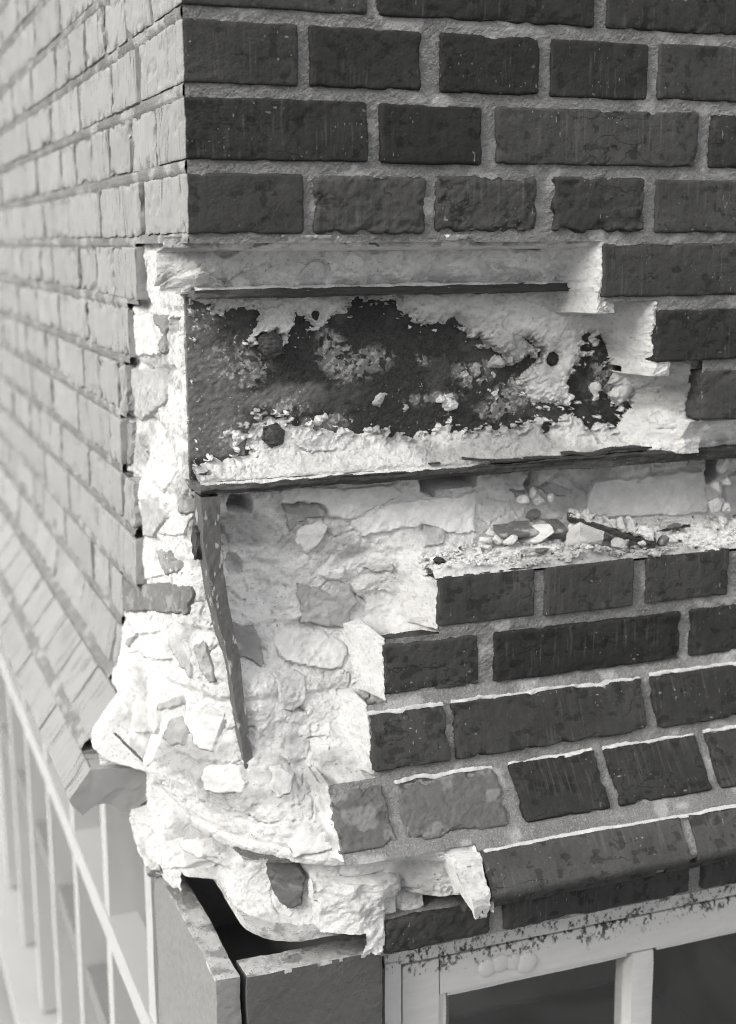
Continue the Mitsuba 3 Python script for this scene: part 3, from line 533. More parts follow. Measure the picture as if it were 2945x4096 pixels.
def joint_surf(x, z):
    o = np.interp(z, PR[:, 0], PR[:, 1])
    p = np.stack([x, 0 * x, z], -1)
    g = -.0042 + (fbm(p * 60, 3, 3) - .5) * .0034 + (fbm(p * 420, 2, 8) - .5) * .0018
    g = np.where((z < -.590) & (z > -.61), g + .0015, g)
    return np.stack([x, -(o + g), z], -1)


v, q = sheet(np.arange(.0025, .82, .0016), np.arange(-.6095, .28, .0016), joint_surf, lambda x, z: x > start_front(z), 1)
add(front_wall + '__pointing', compact(v, q), 'joint_mat', smooth=True)
# the rest of the wall, out of the picture, as one mass
V, Q, U = [], [], []
rest = []
for r in list(range(-6, 0)):
    z0, z1 = row_z(r)
    for a in np.arange(0, 1.5, .242 if r % 2 else .121):
        rest.append(block(a, a + (.230 if r % 2 else .110), -.04, 0, z0, z1, 'flrtb', res=.05, deep=.05, r=.001, wob=.001, place=front, tone=4))
for r in range(0, 12):
    z0, z1 = row_z(r)
    for a in np.arange(.80, 1.5, .242 if r % 2 else .121):
        rest.append(block(a, a + (.230 if r % 2 else .110), -.04, 0, z0, z1, 'flrtb', res=.05, deep=.05, r=.001, wob=.001, place=front, tone=4))
v, q, u = join(rest)
add(front_wall + '__far_bricks', (v, q), 'brick_mat', uv=u, kind='stuff')
bk = [patch((.82, .006, -.6), (.7, 0, 0), (0, 0, 1.4), 3, 3), patch((-.0, .006, .275), (.83, 0, 0), (0, 0, .5), 3, 3)]
add(front_wall + '__pointing', (np.vstack([b[0] for b in bk]), np.vstack([bk[0][1], bk[1][1] + 9])), 'joint_mat')

# ------------------------------------------------------------------ side wall
YS = {5: .231, 6: .288, 7: .320, 8: .357, 9: .291, 10: .296, 11: .400, 12: .395, 13: .337, 14: .281}
far = []
for r in range(-3, 13):
    z0, z1 = row_z(r)
    if r % 2:
        js = .1205 + .12 * np.arange(0, 28)
    elif r % 4 == 2:
        js = np.concatenate([[.189, .325] if r == 2 else [.189], .312 + .24 * np.arange(1 if r == 2 else 0, 13)])
    else:
        js = .190 + .24 * np.arange(0, 13)
    start = YS.get(r, None)
    edges = [start] + [j for j in js if j > start + .03] if start else list(js)
    for i, (a, b) in enumerate(zip(edges[:-1], edges[1:])):
        a2, b2 = a + (0 if (start and i == 0) else .005), b - .005
        far_off = a > 1.72
        NB[0] += 1; k = NB[0]
        rr = np.random.default_rng(5000 + 60 * r + i)
        res = .05 if far_off else .0028 if a < .7 else .006
        bot, top = ((.012, z0), (.002, z1)) if r == 12 else ((0, z0), (0, z1))
        f, ln = leaning(bot, top, side)
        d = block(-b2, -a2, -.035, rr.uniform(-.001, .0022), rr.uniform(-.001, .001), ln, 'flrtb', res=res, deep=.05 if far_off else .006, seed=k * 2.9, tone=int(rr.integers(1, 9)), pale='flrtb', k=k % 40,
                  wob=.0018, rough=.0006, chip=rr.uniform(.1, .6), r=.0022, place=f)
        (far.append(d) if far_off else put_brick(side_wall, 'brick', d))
for r, bot, top, js in ((13, (.058, -.592), (.020, -.5415), np.concatenate([[.337], .470 + .127 * np.arange(0, 20)])), (14, (.091, -.642), (.066, -.607), .279 + .25 * np.arange(0, 11))):
    for i, (a, b) in enumerate(zip(js[:-1], js[1:])):
        NB[0] += 1; k = NB[0]
        rr = np.random.default_rng(7000 + 60 * r + i)
        a2, b2 = a + (0 if i == 0 else .0035), b - .0035
        if r == 14:
            HL = [(.0, -.612), (.067, -.607), (.0925, -.640), (.090, -.647), (.078, -.662), (.070, -.656), (.061, -.651), (.051, -.652), (.042, -.658), (.032, -.666), (.015, -.663), (.0, -.655)]
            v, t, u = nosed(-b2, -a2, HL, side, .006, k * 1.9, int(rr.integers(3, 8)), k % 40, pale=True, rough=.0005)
            if i > 7:
                far.append((v, np.concatenate([t, t[:, 2:]], 1), u))
            else:
                put_brick(side_wall, 'shaped_brick', (v, t, u))
        else:
            f, ln = leaning(bot, top, side)
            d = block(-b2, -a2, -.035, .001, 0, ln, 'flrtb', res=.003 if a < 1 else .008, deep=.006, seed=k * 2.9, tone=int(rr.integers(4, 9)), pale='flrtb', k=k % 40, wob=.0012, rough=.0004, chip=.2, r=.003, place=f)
            (far.append(d) if i > 13 else put_brick(side_wall, 'brick', d))
v, q, u = join(far)
add(side_wall + '__far_bricks', (v, q), 'brick_mat', uv=u, kind='stuff')


def start_side(z):
    z = np.asarray(z)
    out = np.full(z.shape, .0025)
    for r, y in YS.items():
        hi = row_z(r)[1] + .003 if r < 13 else (-.539 if r == 13 else -.605)
        out = np.where(z < hi, y + .004, out)
    return out


def side_surf(u, z):
    o = np.interp(z, PL[:, 0], PL[:, 1])
    p = np.stack([u, 0 * u, z], -1)
    g = -.0014 + (fbm(p * 50, 3, 3) - .5) * .0022 + (fbm(p * 300, 2, 8) - .5) * .0012
    bed_ = np.abs((z + .00575 + PITCH_Z / 2) % PITCH_Z - PITCH_Z / 2)
    g = g - .0026 * np.clip((bed_ - .0045) / .002, 0, 1) + .0006
    g = g + .0035 * np.clip((-.585 - z) / .006, 0, 1) + .004 * np.exp(-((z + .536) / .006) ** 2)
    return np.stack([-(o + g), -u, z], -1)


v, q = sheet(np.arange(-1.9, 0.0, .0032), np.arange(-.61, .62, .0024), side_surf, lambda u, z: -u > start_side(z), 1)
add(side_wall + '__pointing', compact(v, q), 'joint_mat', smooth=True)
v, q = sheet(np.linspace(-3.4, -1.89, 30), np.arange(-.61, .66, .006), side_surf, lambda u, z: -u > 0, 1)
add(side_wall + '__pointing', compact(v, q), 'joint_mat', smooth=True)

# ------------------------------------------------------------------ broken masonry wrapped round the corner
ctrl = np.array(CTRL)
coef = wfit(ctrl)


def chipped(P, f, seed):
    """facets: each cell of a jittered lattice tilts its own way, as broken mortar does"""
    c = np.floor(P * f + (np.stack([fbm(P * f * .9 + 5 * j, 2, j + seed) for j in range(P.shape[-1])], -1) - .5) * 2.2)
    loc = P * f - c - .5
    h = lambda a: noise(np.round(c) * 1.371 + a, seed) - .5
    out = h(3) * .8
    for j in range(P.shape[-1]):
        out = out + loc[..., j] * h(11 + 7 * j) * 1.5
    return out


def polymask(polys, X, Z, soft, jag, seed, f=90):
    """signed distance (inside positive) to a polygon, its edge made ragged"""
    pts = shapely.points(X.ravel(), Z.ravel())
    pg = sg.Polygon(polys).buffer(0)
    x0, y0, x1, y1 = pg.bounds
    near = (X.ravel() > x0 - soft) & (X.ravel() < x1 + soft) & (Z.ravel() > y0 - soft) & (Z.ravel() < y1 + soft)
    d = np.full(X.size, -9.0)
    ps = pts[near]
    if len(ps):
        dist = shapely.distance(pg.exterior, ps)
        d[near] = np.where(shapely.contains(pg, ps), dist, -dist)
    d = d.reshape(X.shape)
    P = np.stack([X, Z, 0 * X], -1)
    return d + np.where(d > -5, (fbm(P * f, 4, seed) - .5) * 2 * jag, 0)


S, Z = np.meshgrid(np.arange(-.52, .74, .0016), np.arange(-.722, .0, .0016))
base0 = wfield(S, Z, ctrl, coef)
P3 = wrap(S, Z, base0)
PS = P3
amp = np.clip(.55 + (S + .05) * 8, .55, 1)
d = base0 + amp * ((fbm(PS * 22, 3, 1) - .5) * .010 + chipped(PS, 26, 3) * .0030 + chipped(PS, 80, 5) * .0009 + (fbm(PS * 60, 4, 12) - .5) * .006 + 0)
# the band below the thin plate stands back a little
d = d - .011 * np.clip((-.6125 - Z) / .0025, 0, 1) * np.clip((S + .26) / .05, 0, 1) * np.clip((.17 - S) / .03, 0, 1)
# the courses still tell: their beds are hollow, their bricks stand out
ph = (-Z / PITCH_Z + (fbm(PS * 14, 2, 15) - .5) * .35) % 1
bedm = np.exp(-((ph - .09) / .075) ** 2)
d = d - .0040 * bedm * np.clip((fbm(PS * 16, 3, 16) - .34) * 6, 0, 1) * (Z > -.60)
# a few long cracks
for f_, s_, w_ in ((9, 21, .05), (15, 33, .035)):
    cr = abs(fbm(PS * f_, 3, s_) - .5)
    d = d - .0035 * np.exp(-(cr / w_ * 9) ** 2) * (fbm(PS * 12, 2, s_ + 3) > .52)
for poly, dep in HOLES:
    m = polymask(poly, S, Z, .02, .0015, 4)
    d = d - dep * np.clip(m / .003 + .3, 0, 1)
# where the sound courses begin, the broken stuff runs on behind them
xl_, yf_, r_ = wbase(Z)
yy = yf_ + r_ + np.maximum(-SA - S, 0)
zr = Z + (fbm(PS * 40, 3, 2) - .5) * .006
ys_ = start_side(zr) + (fbm(PS * 50, 3, 4) - .5) * .008
oL = np.interp(Z, PL[:, 0], PL[:, 1])
cap = .003 - .017 * np.clip((yy - ys_ - .004) / .008, 0, 1) + oL
hollow = np.clip((-.598 - Z) / .008, 0, 1)
cap = np.where(yy < ys_ + .003, cap * (1 - hollow) + hollow * np.minimum(cap, .002 + .02 * np.clip((.20 - yy) / .05, 0, 1)), cap)
cap = np.where(Z < -.662, np.where(yy > .29, -.03, .022), cap)
d = np.where(S < -SA, np.minimum(d, xl_ + cap), d)
d = np.where((Z < -.655) & (S > -.16) & (S < .16), np.minimum(d, .002 - .002 * fbm(PS * 60, 3, 5) + .05 * np.clip((abs(S) - .13) / .03, 0, 1)), d)
xx = xl_ + r_ + np.maximum(S - SA, 0)
xs_ = np.minimum(start_front(zr), .9)
xs_ = np.where(Z < -.6095, .262, xs_)
xs_ = np.where(Z < -.662, .172, xs_) - .0005
oR = np.interp(Z, PR[:, 0], PR[:, 1])
oR = np.where(Z < -.662, .045, oR)
low = yf_ + .043 + (fbm(PS * 60, 3, 25) - .5) * .016 - .6 * np.clip(.145 - xx, 0, .05)
d = np.where((S > .05) & (Z < -.640) & (xx < .190) & (xx > .105), np.maximum(d, low), d)
fil = yf_ + oR - .005 - .050 * np.clip((xs_ - xx) / .011, 0, 2) ** .8 + (fbm(PS * 70, 4, 23) - .5) * .016
d = np.where((S > SA) & (Z < -.347) & (xx < xs_ + .004) & (xs_ < .5), np.maximum(d, fil), d)
d = np.where((S > SA) & (Z < -.345), np.minimum(d, yf_ + oR + (.003 - .017 * np.clip((xx - xs_) / .004, 0, 1))), d)


def limit(z):
    z = np.asarray(z)
    return np.select([z > -.345, z > -.400, z > -.466, z > -.534, z > -.6, z > -.662], [.74, .34, .28, .26, .28, .33], .22)


W = wrap(S, Z, d)
d = d + (fbm(W * 125, 4, 31) - .5) * .0040 + (fbm(W * 320, 2, 32) - .5) * .0020
W = wrap(S, Z, d)
ok = (W[..., 0] < limit(Z)) & ~((Z > -.252) & (S > .0)) & (Z > np.where((S < -.16) | (W[..., 0] > .146 + (fbm(W * 50, 3, 33) - .5) * .02), -.7215 + .02 * np.clip((W[..., 0] - .165) / .02, 0, 1) + (fbm(W * 70, 3, 34) - .5) * .016, -.696))
na = S.shape[1]
i = np.arange((na - 1) * (S.shape[0] - 1)); i = i // (na - 1) * na + i % (na - 1)
q = np.stack([i, i + 1, i + na + 1, i + na], 1)
q = q[ok.ravel()[q].all(1)]
v, q = compact(W.reshape(-1, 3), q)
add(front_wall + '__broken_mortar', (v, q), 'plaster_mat', smooth=True)
from scipy.interpolate import RegularGridInterpolator
dsm = np.minimum(base0 + amp * (fbm(PS * 22, 3, 1) - .5) * .010, d + .004)
WI = RegularGridInterpolator((Z[:, 0], S[0]), dsm, bounds_error=False, fill_value=None)

for n_, (poly, tone, lift) in enumerate(FRAG):
    pg = sg.Polygon(poly).buffer(0)
    if pg.geom_type != 'Polygon':
        pg = max(pg.geoms, key=lambda g: g.area)
    a0, b0, a1, b1 = pg.bounds
    st = .0016
    s, z = np.meshgrid(np.arange(a0 - .008, a1 + .008, st), np.arange(b0 - .008, b1 + .008, st))
    m = polymask(np.array(pg.exterior.coords), s, z, .02, .0032, n_ + 40, 110)
    rr = np.random.default_rng(n_ + 900)
    P = wrap(s, z, WI((z, s)))
    # one broken brick: its face is flatter than the mortar about it
    A = np.stack([np.ones(s.size), s.ravel(), z.ravel()], 1)
    cf = np.linalg.lstsq(A, WI((z, s)).ravel(), rcond=None)[0]
    flat = (A @ cf).reshape(s.shape)
    dd = .60 * WI((z, s)) + .40 * flat + .5 * lift + .0016 + (fbm(P * 60, 4, n_) - .5) * .0045 + chipped(P, 50, n_ + 2) * .0012 + (fbm(P * 260, 3, n_) - .5) * .0018
    dd = dd - .010 * (1 - np.clip(m / .0016 + .5, 0, 1))
    top = wrap(s, z, dd)
    top[..., 0] = np.maximum(top[..., 0], np.where(top[..., 1] > .16, -.004 - np.interp(z, PL[:, 0], PL[:, 1]) - (z < -.648) * .03, -9))
    keep = (m > -.006).ravel()
    na = s.shape[1]
    i = np.arange((na - 1) * (s.shape[0] - 1)); i = i // (na - 1) * na + i % (na - 1)
    q = np.stack([i, i + 1, i + na + 1, i + na], 1)
    q = q[keep[q].all(1)]
    if not len(q):
        continue
    bk = wrap(s, z, dd - .03)
    v, q = compact(top.reshape(-1, 3), q)
    uv = np.tile([10.0 * tone + .5, 0.5], (len(v), 1)) + v[:, :2] * 0
    add(front_wall + '__broken_brick', (v, q), 'broken_mat', smooth=True, uv=uv)

# ------------------------------------------------------------------ broken masonry above, on and beside the beam (a surface in x and z)
X, Z = np.meshgrid(np.arange(-.012, .70, .00125), np.arange(-.247, -.0005, .00125))
PX = np.stack([X, 0 * X, Z], -1)
Y = np.full(X.shape, .14)
rag = (fbm(PX * 30, 3, 2) - .5)
ch = chipped(PX, 22, 4) * .007 + chipped(PX, 70, 6) * .0016 + (fbm(PX * 60, 4, 7) - .5) * .007
# the bed under the last whole course, then the hollow above the flange
bed = np.interp(Z, [-.060, -.050, -.040, -.028, -.0155, -.0125, 0], [.080, .070, .058, .052, .048, .018, .010]) + ch * 1.3 + rag * .034
bed = np.where(X < .44, bed, .14)
bed = np.where(X < .02, bed + (.02 - X) * 1.0, bed)
Y = np.minimum(Y, np.where(Z > -.056, bed, .14))
bare = polymask(BARE, X, Z, .3, .0046, 11, 120)
bare = bare + np.where(abs(bare) < .02, (fbm(PX * 420, 2, 13) - .5) * .0040, 0)
bare = np.where(bare < .012, bare - .016 * np.clip(fbm(PX * 170, 3, 14) - .60, 0, 1) * 10, bare)
for ex, ez, er in ISL:
    bare = np.minimum(bare, np.hypot(X - ex, Z - ez) - .75 * er + (fbm(PX * 110, 4, 9) - .5) * .020)
crust = -bare
for ex, ez, er in HOLW:
    crust = np.minimum(crust, np.hypot(X - ex, Z - ez) - er)
thick = .0066 * (1 - np.exp(-np.maximum(crust, 0) / .006)) + np.clip(crust, -.02, 0) * 1.0
thick = thick + np.where(crust > .002, ch * .35 + rag * .008 + .002, 0)
foot = np.clip((-.205 - Z) / .034, 0, 1.2) ** 2 * .030 * np.clip(crust / .008, 0, 1)
Y = np.where((Z < -.058) & (X > .019), np.minimum(Y, np.maximum(.0892 - thick - foot, .0575)), Y)
jx = (fbm(PX * 45, 4, 18) - .5) * .012
for zlo, zhi, zc, xc, xb, y0, y1 in ((-.071, -.004, (-.071, -.040, -.010), (.424, .414, .402), .4335, .058, .006), (-.1385, -.069, (-.138, -.115, -.09, -.07), (.495, .488, .474, .452), .4990, .089, .004),
                                     (-.236, -.1365, (-.236, -.215, -.205, -.190, -.175, -.150, -.138), (.490, .500, .510, .522, .526, .500, .492), .5590, .089, .030)):
    xcz = np.interp(Z, zc, xc) + jx
    tt_ = np.clip((X - xcz) / np.maximum(xb - .002 - xcz, .006), 0, 1)
    y = y0 - (y0 - y1) * tt_ ** .75 + ch * .9 + rag * .014
    y = y + .4 * np.maximum(zlo + jx * .5 - Z, 0) + .4 * np.maximum(Z - zhi - jx * .5, 0)
    Y = np.minimum(Y, np.where((X > xcz) & (Z > zlo - .012) & (Z < zhi + .012) & (X < xb + .02), y, .14))
tail = np.interp(Z, [-.246, -.232, -.215, -.20], [.050, .040, .026, .015]) + ch * .8 + rag * .02
Y = np.minimum(Y, np.where((X > .552) & (Z < -.2005), tail, .14))
P3 = np.stack([X, Y, Z], -1)
Y = np.where(Y < .1, Y + (fbm(P3 * 125, 4, 41) - .5) * .0040 + (fbm(P3 * 320, 2, 42) - .5) * .0020, Y)
ok = (Y < .0945) & ((Z > -.2392) | (X > .62))
na = X.shape[1]
i = np.arange((na - 1) * (X.shape[0] - 1)); i = i // (na - 1) * na + i % (na - 1)
q = np.stack([i, i + 1, i + na + 1, i + na], 1)
q = q[ok.ravel()[q].all(1)]
v, q = compact(np.stack([X, Y, Z], -1).reshape(-1, 3), q)
add(front_wall + '__broken_mortar', (v, q), 'plaster_mat', smooth=True)

# the ledge under the beam
X, Yg = np.meshgrid(np.arange(.246, .80, .0018), np.arange(.0008, .125, .0018))
PX = np.stack([X, Yg, 0 * X], -1)
zz = -.3392 + .14 * np.maximum(Yg - .03, 0) + (fbm(PX * 40, 4, 2) - .5) * .008 + chipped(PX, 60, 3) * .002 + .006 * np.clip(fbm(PX * 14, 2, 3) - .45, 0, 1) * 4 + (fbm(PX * 220, 2, 5) - .5) * .002
zz = zz - np.clip((.275 - X) / .03, 0, 1) * .006 
zz = np.where(Yg < .007, -.3436 + (zz + .3436) * np.clip((Yg - .0008) / .0062, 0, 1), zz)
na = X.shape[1]
i = np.arange((na - 1) * (X.shape[0] - 1)); i = i // (na - 1) * na + i % (na - 1)
add(front_wall + '__broken_mortar', (np.stack([X, Yg, zz], -1).reshape(-1, 3), np.stack([i, i + 1, i + na + 1, i + na], 1)), 'plaster_mat', smooth=True)
# pale sliver left on the end of the first shaped brick
FIN = [(.02, -.612), (.086, -.606), (.112, -.640), (.112, -.652), (.104, -.668), (.094, -.655), (.080, -.650), (.06, -.660), (.02, -.672)]
v, t, u = nosed(.236, .257, FIN, front, .003, 4.4, 0, 0, rough=.002)
v[:, 0] = v[:, 0] + np.where(v[:, 0] < .245, (v[:, 2] + .64) * -.35, 0)
add(front_wall + '__broken_mortar', (v, t), 'plaster_mat', smooth=True)

# ------------------------------------------------------------------ steel beam
beam = thing('steel_beam', 'rusty steel beam laid bare in the broken wall, its web crusted with mortar', 'beam')


def striated(v, amp, seed):
    P = v * np.array([7, 60, 330])
    return v + np.stack([0 * P[:, 0], -(fbm(P + seed, 3, 2) - .5) * amp, (fbm(v * 30 + seed, 3, 3) - .5) * amp * .5], -1)


v, q, u = block(.017, .62, -.0975, -.090, -.241, -.058, 'flr', res=.0022, deep=.004, seed=1.3, r=.0012, wob=.0008, rough=.0012, place=front)
add(beam + '__web', (v, q), 'web_mat', smooth=True)
v, q, u = block(.017, .435, -.218, -.050, -.0600, -.0512, 'flrtb', res=.002, deep=.004, seed=2.3, r=.0016, wob=.0012, rough=.0012, place=front)
add(beam + '__flange', (striated(v, .006, 3), q), 'rust_mat', smooth=True)
v, q, u = block(.017, .80, -.330, -.050, -.2500, -.2405, 'flrtb', res=.002, deep=.004, seed=4.3, r=.0018, wob=.0014, rough=.0014, place=front)
w = np.clip((v[:, 0] - .28) / .3, 0, 1)
v = striated(v, .008, 9)
v[:, 1] -= w * .018 * (v[:, 1] < .06) * (.4 + fbm(v * np.array([14, 1, 90]), 3, 6))
v[:, 2] += w * .006 * np.where(v[:, 2] > -.245, 1, .2)
add(beam + '__flange', (v, q), 'rust_mat', smooth=True)
# loose scale on the lower flange
for k in range(9):
    a = .33 + .05 * k + rng.uniform(-.01, .01)
    v, q, u = block(a, a + rng.uniform(.05, .12), -.085, -.038 - rng.uniform(0, .012), -.2385 + .0022 * (k % 3), -.2365 + .0022 * (k % 3), 'flrtb', res=.004, deep=.006, seed=k * 7.1, r=.0008, wob=.004, rough=.001, place=front)
    add(beam + '__rust_scale', (striated(v, .006, k), q), 'rust_mat', smooth=True)


def bolt(x, z, r, h, seed, washer=True, y=.090):
    a = np.arange(6) * math.pi / 3 + .3
    hexa = sg.Polygon(np.stack([np.cos(a), np.sin(a)], -1) * r).buffer(-.0012).buffer(.0012)
    parts = [trimesh.creation.extrude_polygon(hexa, h, engine='earcut')]
    dome = trimesh.creation.icosphere(3, r * .74); dome.apply_scale([1, 1, .35]); dome.apply_translation([0, 0, h])
    parts.append(dome)
    if washer:
        parts.append(trimesh.creation.annulus(.3 * r, r * 1.22, .0025))
    m = trimesh.util.concatenate(parts)
    m = m.subdivide_to_size(.003)
    V = np.array(m.vertices)
    V = V + (np.stack([fbm(V * 320 + seed + 9 * j, 3, j) for j in range(3)], -1) - .5) * .0030
    return np.stack([V[:, 0] + x, y - V[:, 2], V[:, 1] + z], -1), np.array(m.faces)


add(beam + '__bolt', bolt(.1003, -.1071, .0135, .014, 1), 'bolt_mat', smooth=35, label='round rusted bolt head under the hanging crust')
add(beam + '__bolt', bolt(.1019, -.1991, .0130, .011, 2), 'bolt_mat', smooth=35, label='six sided bolt head low on the web, ringed with mortar')
add(beam + '__bolt', bolt(.3772, -.1218, .0125, .006, 3), 'plaster_mat', smooth=35, label='bolt head coated with pale mortar on the right')
add(beam + '__bolt', bolt(.4224, -.1335, .0095, .001, 4, False), 'web_mat', smooth=35, label='sunken bolt showing through the crust')
# dust and mortar lying on the flanges
for nm, x0, x1, y0, y1, z0, hh in (('lower', .0185, .66, .0520, .0895, -.2398, .013), ('upper', .0185, .43, .0525, .088, -.0508, .004)):
    X, Yg = np.meshgrid(np.arange(x0, x1, .0018), np.arange(y0, y1, .0018))
    PX = np.stack([X, Yg, 0 * X], -1)
    h = .0007 + hh * ((Yg - y0) / (y1 - y0)) ** 2 + (fbm(PX * 60, 4, 3) - .5) * .006 + (fbm(PX * 330, 2, 5) - .5) * .0016
    h = h - .004 * np.clip(1 - (Yg - y0) / .004, 0, 1)
    h = h - np.clip((X - .40) / .16, 0, 1) * .004 * (fbm(PX * np.array([20, 60, 1]), 3, 8) > .5)
    na = X.shape[1]
    i = np.arange((na - 1) * (X.shape[0] - 1)); i = i // (na - 1) * na + i % (na - 1)
    add(beam + '__mortar_dust', (np.stack([X, Yg, z0 + h], -1).reshape(-1, 3), np.stack([i, i + 1, i + na + 1, i + na], 1)), 'plaster_mat', smooth=True)

# ------------------------------------------------------------------ hanger bar, curved plates
pts = np.array([[.0165, .044, -.2505], [.0175, .045, -.30], [.0255, .045, -.356], [.0395, .045, -.42], [.0470, .036, -.50], [.0515, .030, -.55], [.0545, .026, -.60]])
prof = []
n = 90
tt = np.linspace(0, 1, n)
zs = np.interp(tt, [0, 1], [-.2505, -.60])
xs = np.interp(-zs, -pts[:, 2], pts[:, 0]); ys = np.interp(-zs, -pts[:, 2], pts[:, 1])
wd = np.interp(-zs, [.25, .36, .45, .60], [.0190, .0150, .0105, .0095])
ring = []
for x, y, z, w in zip(xs, ys, zs, wd):
    sec = [(0, 0)] + [(w * t, 0) for t in np.linspace(.15, 1, 6)] + [(w, .03)] + [(0, .032)] + [(0, .032 * t) for t in np.linspace(.9, .1, 7)]
    ring.append([[x + a, y + b, z] for a, b in sec])
V = np.array(ring); m_ = V.shape[1]
V = V.reshape(-1, 3)
V = V + (np.stack([fbm(V * np.array([90, 90, 40]) + 9 * j, 4, j) for j in range(3)], -1) - .5) * np.array([.0030, .0022, 0])
Q = np.array([[i * m_ + j, (i + 1) * m_ + j, (i + 1) * m_ + (j + 1) % m_, i * m_ + (j + 1) % m_] for i in range(n - 1) for j in range(m_)])
bar = thing('steel_bar', 'narrow rusty steel bar leaning down from under the end of the beam', 'steel bar')
add(bar + '__shaft', (V, Q), 'bar_mat', smooth=35)
v, t = bolt(0, 0, .011, .012, 8, False, 0)
V = np.stack([v[:, 1] * -1.0 + .013, v[:, 0] + .066, v[:, 2] * 1.6 - .300], -1)
add(bar + '__lug', (V, t), 'broken_mat', smooth=35)


def rounded_plate(xl, yf, r, x1, y1, z0, z1, edge_res=.003):
    a = np.linspace(0, math.pi / 2, 24)
    arc = [(xl + r - r * math.cos(t), yf + r - r * math.sin(t)) for t in a]
    poly = sg.Polygon([(xl, y1)] + arc + [(x1, yf), (x1, y1)])
    m = trimesh.creation.extrude_polygon(poly, z1 - z0, engine='earcut').subdivide_to_size(.012)
    V = np.array(m.vertices); V[:, 2] += z0
    V = V + (np.stack([fbm(V * 120 + 9 * j, 3, j) for j in range(3)], -1) - .5) * .003
    return V, np.array(m.faces)


plate = thing('steel_plate', 'thin curved rusty plate bedded in the broken corner below the bar', 'steel plate')
add(plate + '__sheet', rounded_plate(.0335, -.0262, .060, .13, .20, -.6130, -.6095), 'bar_mat', smooth=35)
slab = thing('mortar_slab', 'round edged mortar slab overhanging the dark hollow of the corner post', 'slab')
add(slab + '__edge', rounded_plate(.0430, -.0200, .060, .165, .16, -.7030, -.6930), 'edge_mat', smooth=35)

# ------------------------------------------------------------------ corner post: two boards round a hollow
post = thing('corner_post', 'hollow corner post of two upright boards with a gap between', 'post')
v, q, u = block(.033, .180, -.021, .0165, -2.3, -.7325, 'flrtb', res=.004, deep=.003, seed=3.1, r=.0015, wob=.0012, rough=.0008, place=front)
hi = v[q].mean(1)[:, 2] > -.7345
add(post + '__board', (v, q[~hi]), 'dull_board_mat', smooth=35)
add(post + '__board_top', compact(v, q[hi]), 'edge_mat', smooth=True)
v, q, u = block(.0015, .0275, -.275, .0150, -2.3, -.7300, 'flrtb', res=.004, deep=.003, seed=5.7, r=.0018, wob=.0016, rough=.0010, place=front)
hi = v[q].mean(1)[:, 2] > -.7320
add(post + '__board', (v, q[~hi]), 'board_mat', smooth=35)
add(post + '__board_top', compact(v, q[hi]), 'edge_mat', smooth=True)
v, q, u = block(.055, .30, -.34, -.075, -2.3, -.815, 'flrtb', res=.05, deep=.05, r=.004, wob=.003, place=front)
add(post + '__core', (v, q), 'dim_mat', smooth=35)

v, q, u = block(.0285, .16, -.30, -.262, -2.3, -.70, 'flrtb', res=.05, deep=.05, r=.004, wob=.002, place=front)  # added block, keeps brightness from behind out of the hollow
v[:, 1] -= .012
add(post + '__back_stud', (v, q), 'board_mat', smooth=35)

# ------------------------------------------------------------------ front window
win = thing('window', 'white casement window with peeling paint under the drip course', 'window')


def bar_(name, x0, x1, y0, y1, z0, z1, m='paint_mat', r=.0025):
    v, q, u = block(x0, x1, -y1, -y0, z0, z1, 'flrtb', res=.02, deep=.01, r=r, wob=.0005, rough=.0004, place=front)
    return add(f'{win}__{name}', (v, q), m, smooth=35)


BT = -2.2
bar_('frame', .1905, .2105, .004, .07, BT, -.7620)
bar_('frame', .1905, 1.2, .006, .07, -.7680, -.727)
bar_('sash', .2135, .2575, .010, .05, BT, -.7715)
bar_('sash', .2575, 1.2, .010, .05, -.8160, -.7715)
bar_('sash__glazing_bead', .2578, .2680, .014, .045, BT, -.8162)
bar_('sash__glazing_bead', .2680, .4985, .014, .045, -.8225, -.8162)
bar_('sash__glazing_bead', .5365, 1.2, .014, .045, -.8225, -.8162)
bar_('mullion', .5020, .5335, .010, .05, BT, -.8162, r=.006)
for i, (x, z, rr_) in enumerate(((.315, -.7955, .011), (.331, -.7930, .011), (.347, -.7945, .010), (.364, -.7990, .013))):
    m = trimesh.creation.icosphere(3, rr_); V = np.array(m.vertices)
    V = np.stack([V[:, 0] + x, V[:, 1] * .35 + .010, V[:, 2] + z], -1)
    add(win + '__rosette', (V, np.array(m.faces)), 'paint_mat', smooth=True)
for a, b in ((.2655, .504), (.533, 1.19)):
    v, q = patch((a, .030, BT), (b - a, 0, 0), (0, 0, -.8165 - BT), 2, 2)
    add(win + '__pane', (v, q), 'pane_mat')
room = add('interior_room', (lambda b: (np.array(b.vertices), np.array(b.faces)[:, ::-1]))(trimesh.creation.box(bounds=[[.27, .12, -2.6], [2.2, 2.6, -.60]])), 'room_mat', kind='structure', label='dim room behind the front window')
# open the room towards the window
m = trimesh.creation.box(bounds=[[.27, .12, -2.6], [2.2, 2.6, -.60]])
fc = np.array(m.faces); fn = m.face_normals
scene[room] = mikit.ply((np.array(m.vertices), fc[fn[:, 1] > -.5]), 'room_mat')
# wall under and beside the front window, and the inner dark of the wall
v, q, u = block(.0, 1.6, -.5, .0, -3.4, -2.3, 'flrt', res=.2, deep=.2, r=.01, place=front)
add(front_wall + '__plinth', (v, q), 'joint_mat', smooth=35)
core = trimesh.creation.box(bounds=[[.10, .20, -.66], [1.6, 2.6, .62]])
add(front_wall + '__core', (np.array(core.vertices), np.array(core.faces)), 'dim_mat')

# ------------------------------------------------------------------ side windows below the pale wall
sw = thing('window_001', 'long white framed window band under the pale side wall, blurred', 'window')


